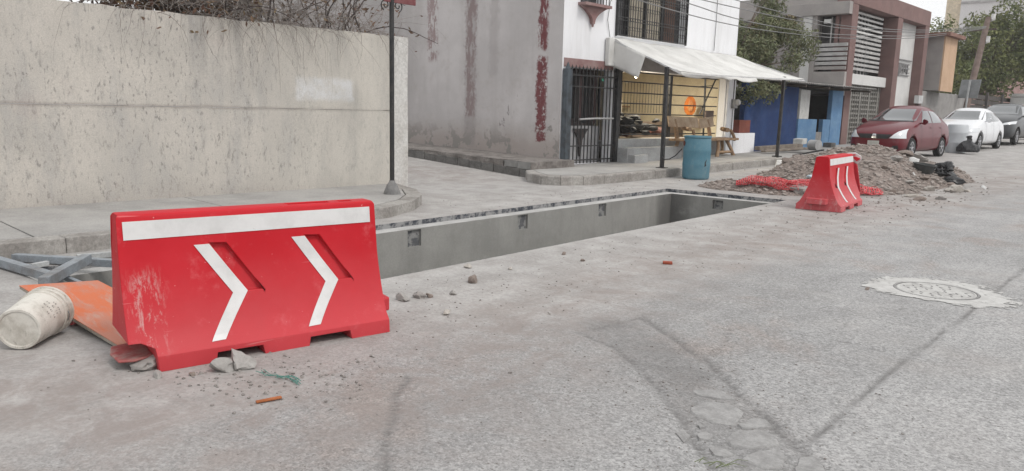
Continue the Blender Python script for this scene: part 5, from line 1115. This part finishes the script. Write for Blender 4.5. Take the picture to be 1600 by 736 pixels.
def barrier(name, label, loc, rz, scr):
    t = thing(name, label, 'barrier', loc, rz)
    ring = [(y, z) for z, y in PROF]+[(-y, z) for z, y in reversed(PROF)]; n = len(ring); mb = MB(); xs = np.linspace(-LB/2, LB/2, 9)
    for x in xs:
        for y, z in ring:
            ins = .0
            if abs(x) > LB/2-.001: ins = .012*(1 if x < 0 else -1)*(1 if z > .8 else 0)
            mb.v.append((x+ins, y, z))
    for i in range(len(xs)-1):
        for j in range(n): a, b = i*n+j, i*n+(j+1) % n; mb.f.append((a, b, b+n, a+n))
    mb.f.append(tuple(reversed(range(n)))); mb.f.append(tuple((len(xs)-1)*n+j for j in range(n)))
    body = mb.build('body', plastic_red(name+'_plastic', scr)); bm = bmesh.new(); bm.from_mesh(body.data); bmesh.ops.recalc_face_normals(bm, faces=bm.faces); bm.to_mesh(body.data); bm.free()
    cuts = []
    def cutter(m_): o = m_.build('cut', M_BLACK); bm = bmesh.new(); bm.from_mesh(o.data); bmesh.ops.recalc_face_normals(bm, faces=bm.faces); bm.to_mesh(o.data); bm.free(); cuts.append(o); b = body.modifiers.new('b', 'BOOLEAN'); b.object = o; b.operation = 'DIFFERENCE'; b.solver = 'EXACT'
    O = .075
    for (s0, s1) in ((-.385, -.135), (.15, .40)):    # fork pockets
        m_ = MB(); m_.prism([Vector((s0+O-.02, -1, -.05)), Vector((s1+O+.02, -1, -.05)), Vector((s1+O, -1, .055)), Vector((s0+O, -1, .055))], (0, 2, 0)); cutter(m_)
    m_ = MB(); m_.prism([Vector((-LB/2-.1, -1, -.05)), Vector((-LB/2+.135, -1, -.05)), Vector((-LB/2+.125, -1, .12)), Vector((-LB/2+.06, -1, .155)), Vector((-LB/2-.1, -1, .16))], (0, 2, 0)); cutter(m_)
    for (s0, _) in CHEV:
        for side in (1, -1):
            # slanting pocket to the right of the upper arm of each chevron, its floor parallel to the upper face
            pts = [(s0+.025, .638), (s0+.117, .633), (s0+.305, .352), (s0+.213, .354)]
            a = [Vector((s_+O, side*(hw(z)+.08), z)) for s_, z in pts]; b = [Vector((s_+O, side*(hw(z)-.035), z)) for s_, z in pts]
            m_ = MB(); m_.add(a+b, [(0,1,2,3),(4,5,6,7),(0,1,5,4),(1,2,6,5),(2,3,7,6),(3,0,4,7)]); cutter(m_)
    m_ = MB(); m_.ab((.2, -.035, .80), (.47, .035, .9)); cutter(m_); m_ = MB(); m_.ab((.53, -.03, .80), (.62, .03, .9)); cutter(m_)
    applied(body)
    for c in cuts: bpy.data.objects.remove(c)
    body.parent = t; bv = body.modifiers.new('bevel', 'BEVEL'); bv.width = .009; bv.segments = 3; bv.limit_method = 'ANGLE'; bv.angle_limit = R(32)
    body.data.polygons.foreach_set('use_smooth', [True]*len(body.data.polygons)); body.data.set_sharp_from_angle(angle=R(40))
    for side in (1, -1):
        tape('reflective_strip', lambda u, v: (-.715+1.42*u, .687+.097*v), 8, 2, t, side)
        for (s0, zb) in CHEV:
            ch = [(-.06, .634), (.022, .634), (.210, .354), (.127, .352), (.05, .116), (-.025, .114)]
            def upper(u, v): a0, a1, b1, b0 = ch[0], ch[1], ch[2], ch[3]; l = lambda p, q, w_: (p[0]+(q[0]-p[0])*w_, p[1]+(q[1]-p[1])*w_); p = l(l(a0, a1, u), l(b0, b1, u), v); return (s0+O+p[0], p[1])
            def lower(u, v): a0, a1, b1, b0 = ch[3], ch[2], ch[4], ch[5]; l = lambda p, q, w_: (p[0]+(q[0]-p[0])*w_, p[1]+(q[1]-p[1])*w_); p = l(l(a0, a1, u), l(b0, b1, u), v); return (s0+O+p[0], p[1])
            tape('chevron_upper', upper, 2, 6, t, side); tape('chevron_lower', lower, 2, 8, t, side)
    m_r = body.data.materials[0]
    mb = MB(); mb.prism([Vector((LB/2-.01, -.12, .10)), Vector((LB/2+.075, -.10, .10)), Vector((LB/2+.085, .02, .10)), Vector((LB/2+.075, .14, .10)), Vector((LB/2-.01, .16, .10))], (0, 0, .09)); mb.build('coupling_lug', m_r, t, bevel=.01)
    mb = MB(); mb.prism([Vector((-LB/2+.13, -.14, .055)), Vector((-LB/2+.13, .17, .055)), Vector((-LB/2+.03, .20, .05)), Vector((-LB/2-.04, .16, .045)), Vector((-LB/2-.055, .0, .045)), Vector((-LB/2-.03, -.12, .05))], (0, 0, .014)); mb.build('coupling_tongue', mat('dirty_red_plastic', (.30, .05, .05), .8, (.3, .2, .18), 9), t, bevel=.008)
    return t
# near barrier: long axis mostly along the street (local +x -> street, +y -> away from the houses)
c0 = Vector((-4.136, 2.200, 0)); dd = Vector((.1583, .9874, 0)); nn_ = Vector((.9874, -.1583, 0)); ctr = c0-dd*.075
def bar_at(name, label, ctr, dirv, scr, tilt=0):
    # local x = dirv, local y must point to the viewer's side: right-handed frame has y = z cross x, so mirror along by turning 180
    rz = math.atan2(dirv.y, dirv.x); return barrier(name, label, ctr, rz, scr)
bz = max(gz(ctr.x, ctr.y), gz(-3.85, 2.15))-.004
t1 = bar_at('road_barrier', 'scuffed red plastic water barrier with white chevrons in the left foreground', Vector((ctr.x, ctr.y, bz)), dd, True)
b2 = Vector((-4.65, 12.24, gz(-4.65, 12.24)))
t2 = bar_at('road_barrier', 'red plastic water barrier seen end-on in front of the rubble mound', b2, Vector((.13, -.99, 0)).normalized(), False)
t2.scale = (1.03, 1.18, 1.0)
for t in (t1, t2):   # face the +y side of the local frame to the open road
    for ch in t.children:
        ch.data.transform(Matrix.Scale(-1, 4, (0, 1, 0))); ch.data.flip_normals()
# folded reflective panel resting on the far barrier's top end
M_RW = mat('red_panel_plastic', (.60, .03, .045), .5)
def at_y(x, y, Y):
    d = fw+r2*((x-800)/FPX)+u2*((368-y)/FPX); return CAMV+d*(Y/d.y)
fp = thing('crushed_barrier_end', 'crushed red and white plastic piece sitting behind the top of the far barrier', 'plastic piece', (-5.0, 13.35, .4))
Q = lambda x, y, d=0: at_y(x, y, 13.2+d)
mb = MB(); mb.prism([Q(1322, 247), Q(1340, 256), Q(1346, 250), Q(1346, 244), Q(1337, 238), Q(1323, 239)], (-.06, .16, -.01)); mb.build('white_panel', M_REF, fp, world=True, bevel=.012)
mb = MB(); mb.prism([Q(1330, 244, -.03), Q(1338, 252, -.03), Q(1344, 248, -.03), Q(1337, 245, -.03)], (0, .029, 0)); mb.build('red_fold', M_RW, fp, world=True)
mb = MB(); mb.prism([Q(1331, 241.5, -.03), Q(1336, 241, -.03), Q(1336, 242.5, -.03), Q(1331, 243, -.03)], (0, .029, 0)); mb.build('red_slot', M_RW, fp, world=True)
mb = MB(); mb.prism([Q(1321, 246), Q(1340, 257), Q(1345, 300), Q(1318, 300)], (-.06, .14, 0)); mb.build('red_stem', M_RW, fp, world=True, bevel=.015)

# ================================================================ bucket, board, steel tubes
def bucket_mat():
    g = G('dirty_white_bucket'); o = g.obj(); k = g.noise(6, 6, .7); c = g.mix(g.rng(k, .4, .68), (.60, .58, .53), (.40, .375, .33)); s_ = g.rng(g.noise(18, 5, .75, g.vscale(o, (1, 1, .5))), .58, .66); c = g.mix(g.ma('MULTIPLY', s_, .5), c, (.22, .20, .17)); return g.done(c, .6, .35, 0, g.bump(k, .1, .01))
bp0, bp1 = Vector((-4.85, 1.05, .122)), Vector((-5.14, 1.285, .142)); ax = (bp1-bp0).normalized()
bk = thing('plastic_bucket', 'dirty white plastic bucket lying on its side at the left', 'bucket', (-5.0, 1.17, 0))
mt = Matrix.Translation(bp0) @ ax.to_track_quat('Z', 'Y').to_matrix().to_4x4(); LBk = .355
mb = MB(); mb.lathe([(.001, .006), (.10, .006), (.106, 0), (.118, 0), (.122, .01), (.137, LBk*.74), (.145, LBk*.745), (.145, LBk*.765), (.138, LBk*.77), (.139, LBk*.84), (.147, LBk*.845), (.147, LBk*.865), (.140, LBk*.87), (.142, LBk-.02), (.15, LBk-.018), (.15, LBk), (.138, LBk), (.132, .5*LBk), (.115, .02), (.001, .02)], 40, mt); mb.build('body', bucket_mat(), bk, world=True, smooth=35)
sx = ax.cross(Vector((0, 0, 1))).normalized()
mb = MB(); pth = [bp0+ax*LBk*.80+(sx*math.cos(a)*.15+Vector((0, 0, -1))*math.sin(a)*.10+ax*math.sin(a)*.04) for a in np.linspace(-.15, PI+.15, 18)]; pth = [Vector((p.x, p.y, max(p.z, .008))) for p in pth]; mb.tube(pth, .0035, 5); mb.build('handle', M_GREYS, bk, world=True, smooth=80)
# smudged black print on its side: short strokes in rows
mb = MB(); rr = random.Random(8); upv = sx.cross(ax)
for row in range(4):
    for k in range(9):
        if rr.random() < .25: continue
        a = R(36)+R(48)*k/9; z = LBk*(.30+.10*row)
        r_ = .122+(.137-.122)*(z/(LBk*.74))+.0008
        def P(a_, z_): return bp0+ax*z_+(sx*math.cos(a_)+upv*-math.sin(a_))*-1*0+((-sx)*math.cos(a_+PI/2)*1+Vector((0, 0, 1))*math.sin(a_+R(20)))*0+(upv*math.cos(a_)*1+sx*math.sin(a_))*r_
        h = LBk*.055*rr.uniform(.5, 1); w_ = R(rr.uniform(1.2, 4)); mb.poly([P(a, z), P(a+w_, z), P(a+w_, z+h), P(a, z+h)])
mb.build('print', mat('faded_print', (.30, .285, .26), .7), bk, world=True)

def board_mat():
    g = G('orange_painted_board'); o = g.obj(); k = g.noise(3, 6, .7, g.vscale(o, (1, 2.5, 1))); c = g.mix(g.rng(k, .4, .62), (.54, .145, .062), (.45, .19, .13)); s_ = g.rng(g.noise(5, 7, .75, g.vscale(o, (.5, 3, 1)), .5), .50, .66); c = g.mix(g.ma('MULTIPLY', s_, .75), c, (.42, .27, .22)); return g.done(c, .7, .35, 0, g.bump(k, .12, .01))
bA, bB, bC = px2g(30, 446, .14), px2g(153, 438, .16), px2g(188, 541, .035)
bD = bB+(bC-bA)
bo = thing('orange_board', 'scraped orange painted board lying tilted behind the near barrier', 'board', ((bA+bD)/2*Vector((1, 1, 0)) if False else Vector(((bA.x+bD.x)/2, (bA.y+bD.y)/2, 0))))
nb_ = (bB-bA).cross(bC-bA).normalized(); nb_ = nb_ if nb_.z > 0 else -nb_
mb = MB(); mb.prism([bA, bB, bD, bC], -nb_*.006); mb.build('painted_face', board_mat(), bo, world=True)
mb = MB(); mb.prism([q-nb_*.0065 for q in (bA, bB, bD, bC)], -nb_*.02); mb.build('plywood', mat('plywood_edge', (.36, .32, .27), .85, (.26, .23, .19), 8), bo, world=True)
def tubeobj(px0, z0, px1, z1, w, lab, m_=M_GREYS, ext=0):
    p, q = px2g(*px0, z0), px2g(*px1, z1); q = q+(q-p).normalized()*ext; mb = MB(); mb.bar(p, q, w, w); tag(origin(mb.build('steel_tube', m_, None, bevel=.004)), lab, 'steel tube', 'steel tubes over the pit end')
tubeobj((-30, 400), .05, (82, 433), .05, .07, 'blue-grey steel tube poking in from the left picture edge', ext=.1)
tubeobj((22, 402), .04, (176, 411), .04, .065, 'long blue-grey steel tube lying across the back of the pit end', ext=.6)
tubeobj((68, 441), .10, (132, 406), .10, .075, 'diagonal blue-grey steel tube lying over the other tubes', ext=.06)
tubeobj((98, 432), .03, (120, 441), .03, .035, 'thin steel tube showing under the orange board edge', ext=.1)
tubeobj((120, 402), .03, (176, 397), .03, .05, 'pale steel tube against the far rim of the pit', mat('pale_steel', (.42, .43, .43), .6), ext=.5)
tubeobj((48, 416), .03, (75, 411), .03, .04, 'short pale steel tube between the two blue-grey tubes', mat('pale_steel', (.42, .43, .43), .6))

# ================================================================ loose rocks and bits on the road
near_rocks = [(227,576,.072,0,'angular grey rock at the left foot of the near barrier'), (377,574,.082,0,'pointed grey rock in front of the near barrier'), (346,580,.062,0,'flat grey rock left of the pointed one'), (247,590,.03,0,'small grey stone below the left foot of the near barrier'), (300,588,.018,1,'tiny dark stone before the near barrier'), (628,470,.055,0,'grey stone touching the right end of the near barrier'), (656,466,.045,0,'grey stone right of the near barrier'), (672,465,.03,1,'small brown stone next to the grey ones'), (708,461,.033,0,'small grey block between barrier and pit edge'), (740,443,.05,1,'dark lump at the pit edge'), (697,492,.035,2,'pale tan stone on the road right of the near barrier'), (797,422,.02,2,'tiny pale stone near the pit edge'), (730,419,.035,2,'white flat chip at the pit edge'), (880,398,.025,1,'small dark stone by the middle of the pit edge'), (1355,454,.02,1,'dark pebble left of the manhole'), (910,408,.025,1,'dark pebble on the road past the pit middle'), (205,568,.03,0,'small stone left of the angular rock')]
for k, (x, y, r, mi, lab) in enumerate(near_rocks):
    p = px2g(x, y); p.z = gz(p.x, p.y); mb = MB(); mb.rock((p.x, p.y, p.z+r*.38), r, k+5.7, 3, (1.1, 1, .8), .5); tag(origin(mb.build('loose_rock', M_ROCKS[mi], None, smooth=28)), lab, 'rock', 'loose rocks on the road')
p, q = px2g(400, 632), px2g(440, 625); mb = MB(); mb.bar((p.x, p.y, gz(p.x, p.y)+.008), (q.x, q.y, gz(q.x, q.y)+.012), .022, .01); tag(origin(mb.build('wood_sliver', mat('orange_wood', (.36, .12, .045), .8), None, bevel=.003)), 'orange-brown wood sliver on the road before the near barrier', 'wood')
p = px2g(1043, 412); mb = MB(); mb.box((p.x, p.y, gz(p.x, p.y)+.012), (.09, .06, .025), .6); tag(origin(mb.build('brick_chip', mat('brick_chip', (.30, .07, .04), .9), None, bevel=.006)), 'red brick chip on the road past the pit', 'brick')
# green twine
rr = random.Random(2); tw = thing('green_twine', 'frayed green twine on the road before the near barrier', 'twine', px2g(440, 592))
mb = MB(); pts = [(405,581), (418,588), (432,590), (443,594), (452,590), (460,597), (466,602)]
for s_ in range(6):
    path = []
    for x, y in (pts if s_ < 3 else pts[2+s_ % 3:]): p = px2g(x+rr.gauss(0, 3), y+rr.gauss(0, 2)); path.append((p.x, p.y, gz(p.x, p.y)+.006+rr.random()*.012))
    mb.tube(path, .0018, 4, False)
mb.build('strands', mat('green_twine', (.09, .26, .22), .8), tw, world=True, smooth=80)
gr = thing('grass_blades', 'thin green grass blades growing from the broken road strip', 'grass', px2g(1110, 730)); mb = MB()
for k in range(8):
    p = px2g(1085+k*7+rr.gauss(0, 2), 724+k*.9+rr.gauss(0, 1.5)); z = gz(p.x, p.y); a = rr.uniform(-.6, .6); d = Vector((math.cos(YAW+a), math.sin(YAW+a), 0)); l = rr.uniform(.05, .12)
    mb.tube([(p.x, p.y, z), tuple(Vector((p.x, p.y, z))+d*l*.5+Vector((0, 0, .018))), tuple(Vector((p.x, p.y, z))+d*l+Vector((0, 0, .006)))], [.0016, .0014, .0005], 3, False)
mb.build('blades', mat('grass_green', (.16, .2, .07), .8), gr, world=True)
# gravel scatter: nobody could count it
mb = MB(); rr = random.Random(90); k = 0
def scat(n, fn, rs):
    global k
    for i in range(n):
        x, y = fn(); ab = (x*AV.x+y*AV.y, x*BV.x+y*BV.y)
        if A0-.05 < ab[0] < A1+.05 and B0-.05 < ab[1] < B1+.03: continue
        r = rr.choice(rs); mb.rock((x, y, gz(x, y)+r*.2), r, k*.731+.2, 1, (1.2, 1, .7), .45); k += 1
scat(260, lambda: (lambda p: (p.x, p.y))(px2g(rr.gauss(430, 120), rr.gauss(590, 22))), (.004, .006, .008, .012))
scat(800, lambda: (rr.uniform(-4.9, -3.2), rr.uniform(2.6, 12)), (.003, .004, .006, .009))
scat(420, lambda: (rr.uniform(-3.9, -1.0), rr.uniform(1.0, 9)), (.003, .004, .005))
scat(420, lambda: (rr.gauss(-4.25, .55), rr.gauss(15, 2.2)), (.006, .009, .014, .02))
scat(260, lambda: (rr.gauss(-2.0, .45), rr.gauss(3.4, .45)), (.003, .005, .007))
scat(160, lambda: (rr.uniform(-9, -7.4), rr.uniform(7, 12.5)), (.006, .01))
tag(mb.build('gravel', mat('gravel_bits', (.26, .24, .225), .95, (.14, .125, .115), 30, bump=.4), None), 'loose grit and gravel scattered over the road', 'gravel', kind='stuff')

# ================================================================ manhole
mc = px2g(1462, 456); mz = gz(mc.x, mc.y)
mh_ = thing('manhole_cover', 'round manhole cover in a white painted patch on the road', 'manhole', (mc.x, mc.y, mz))
def paint_mat():
    g = G('worn_white_road_paint'); k = g.noise(5, 6, .75); c = g.mix(g.rng(k, .38, .62), (.48, .475, .46), (.38, .372, .36)); s_ = g.rng(g.noise(11, 6, .8), .54, .60); c = g.mix(g.ma('MULTIPLY', s_, .85), c, (.28, .275, .27)); return g.done(c, .85, .3, 0, g.bump(g.noise(40, 4), .3, .004))
M_WP = paint_mat()
def ragged(pts, amp, seed, sub=7):
    out = []
    for i in range(len(pts)):
        a, b = pts[i], pts[(i+1) % len(pts)]
        for t in range(sub): p = a.lerp(b, t/sub); out.append(p+Vector((noise.noise(p*9+Vector((seed, 0, 0))), noise.noise(p*9+Vector((0, seed, 0))), 0))*amp)
    return out
outl = [(1355,447), (1385,435), (1420,436), (1460,438), (1505,443), (1530,448), (1560,458), (1584,470), (1583,481), (1555,483), (1515,480), (1470,474), (1420,465), (1375,457)]
pts = [px2g(x, y) for x, y in outl]; pc_ = sum(pts, Vector())/len(pts); rg = ragged([pc_+(q-pc_)*1.10 for q in pts], .045, 3)
rg = [Vector((p.x, p.y, gz(p.x, p.y)+.005)) for p in rg]
RC = .30
def zz(x, y, o): return gz(x, y)+o
ring_in = [Vector((mc.x+RC*1.1*math.cos(a), mc.y+RC*1.1*math.sin(a), 0)) for a in np.linspace(0, 2*PI, 48, endpoint=False)]
# apron paint as a sheet between a ring and the ragged outline
mb = MB(); n = 72; angs = np.linspace(0, 2*PI, n, endpoint=False)
def outer_r(a):
    d = Vector((math.cos(a), math.sin(a))); best = .36
    for i in range(len(rg)):
        p, q = rg[i], rg[(i+1) % len(rg)]; e = Vector((q.x-p.x, q.y-p.y)); r_ = Vector((p.x-mc.x, p.y-mc.y)); den = d.x*e.y-d.y*e.x
        if abs(den) < 1e-9: continue
        t = (r_.x*e.y-r_.y*e.x)/den; u = (r_.x*d.y-r_.y*d.x)/den
        if t > 0 and 0 <= u <= 1: best = max(best, t)
    return best
for i, a in enumerate(angs):
    ro = outer_r(a)
    for k in range(4): r_ = RC*1.07+(ro-RC*1.07)*k/3; x, y = mc.x+r_*math.cos(a), mc.y+r_*math.sin(a); mb.v.append((x, y, zz(x, y, .005)))
for i in range(n):
    for k in range(3): a, b = i*4+k, ((i+1) % n)*4+k; mb.f.append((a, a+1, b+1, b))
pp_ = mb.build('paint_patch', M_WP, mh_, world=True); ea = pp_.data.attributes.new('edge', 'FLOAT', 'POINT'); ea.data.foreach_set('value', [(q % 4)/3 for q in range(len(pp_.data.vertices))])
g_ = G('flaking_road_paint'); pp_.data.materials.clear(); k_ = g_.noise(5, 6, .75); c_ = g_.mix(g_.rng(k_, .38, .62), (.50, .495, .48), (.40, .392, .38)); fm = g_.done(c_, .88, .3, 0, g_.bump(g_.noise(40, 4), .3, .004))
ae = g_.N.new('ShaderNodeAttribute'); ae.attribute_name = 'edge'; th_ = g_.ma('ADD', g_.ma('MULTIPLY', g_.rng(ae.outputs['Fac'], .5, 1.0), .13), .395); op = g_.rng(g_.ma('SUBTRACT', g_.noise(9, 6, .75, None, .4), th_), -.012, .012); g_.L(op, g_.b.inputs['Alpha']); pp_.data.materials.append(fm)
M_IRON = mat('iron_ring', (.27, .265, .26), .8, (.19, .185, .18), 6, bump=.3)
I = Matrix.Translation((0, 0, 0))
mb = MB(); mb.lathe([(RC*1.055, -.04), (RC*1.055, .007), (RC*1.0, .007), (RC*1.0, -.04)], 48); mb.build('frame_ring', M_IRON, mh_)
mb = MB(); mb.lathe([(.001, -.04), (RC*.985, -.04), (RC*.985, .004), (RC*.95, .008), (RC*.93, .008), (RC*.91, .003), (.001, .003)], 48); mb.build('cover', M_WP, mh_, smooth=30)
mb = MB()
for i in range(-3, 4):
    for j in range(-3, 4):
        if (i*7+j*3) % 5 == 0: continue
        x, y = i*.08+(j % 2)*.04+.012*math.sin(i*5+j*3), j*.072+.01*math.sin(j*7+i)
        if math.hypot(x, y) < RC*.84: mb.box((x, y, .0045), (.009, .032, .004), .7+.2*math.sin(i*3+j))
mb.build('cover_studs', M_IRON, mh_)

# ================================================================ drum and bag by the white car
dr = thing('pale_drum', 'tall pale grey plastic drum standing in front of the white car', 'drum', (-7.36, 30.35, zg(30.35)))
mb = MB(); mb.lathe([(.31, 0), (.325, .02), (.325, .34), (.332, .36), (.325, .38), (.325, .68), (.332, .7), (.325, .72), (.32, .95), (.29, .99), (.001, 1.0)], 28); mb.build('body', mat('pale_grey_plastic', (.50, .52, .54), .5, (.43, .45, .47), 2), dr, smooth=50)
bg_ = thing('rubbish_bag', 'tied black rubbish bag leaning on the pale drum', 'bag', (-6.9, 29.95, zg(29.95)))
mb = crumple('x', (0, 0, .22), .33, 5.5, M_BAG, (1.05, .85, .85), 4, .7); mb.v = [(v[0]*(1-.55*max(0, (v[2]-.3)/.25)), v[1]*(1-.55*max(0, (v[2]-.3)/.25)), max(v[2], 0)) for v in mb.v]; mb.build('sack', M_BAG, bg_, smooth=50)
mb = MB(); mb.tube([(0, 0, .40), (.0, 0, .48), (.02, 0, .53), (.0, .02, .6)], [.1, .05, .07, .1], 10); mb.build('knot', M_BAG, bg_, smooth=50)

# ================================================================ haze volume added to imitate veiling lens glare
hb = MB(); hb.ab((-1000, -1000, -2.8), (1000, 1000, 27)); hz_ = hb.build('haze', M_DARK)
hz_.data.materials.clear(); hm = bpy.data.materials.new('lens_glare_haze'); hm.use_nodes = True; hn = hm.node_tree; hn.nodes.clear()
pv = hn.nodes.new('ShaderNodeVolumePrincipled'); pv.inputs['Color'].default_value = (.96, .96, .97, 1); pv.inputs['Density'].default_value = .0008; pv.inputs['Anisotropy'].default_value = .2
ho = hn.nodes.new('ShaderNodeOutputMaterial'); hn.links.new(pv.outputs[0], ho.inputs['Volume']); hz_.data.materials.append(hm); tag(hz_, 'added pale volume imitating veiling lens glare over the street', 'haze', kind='stuff')
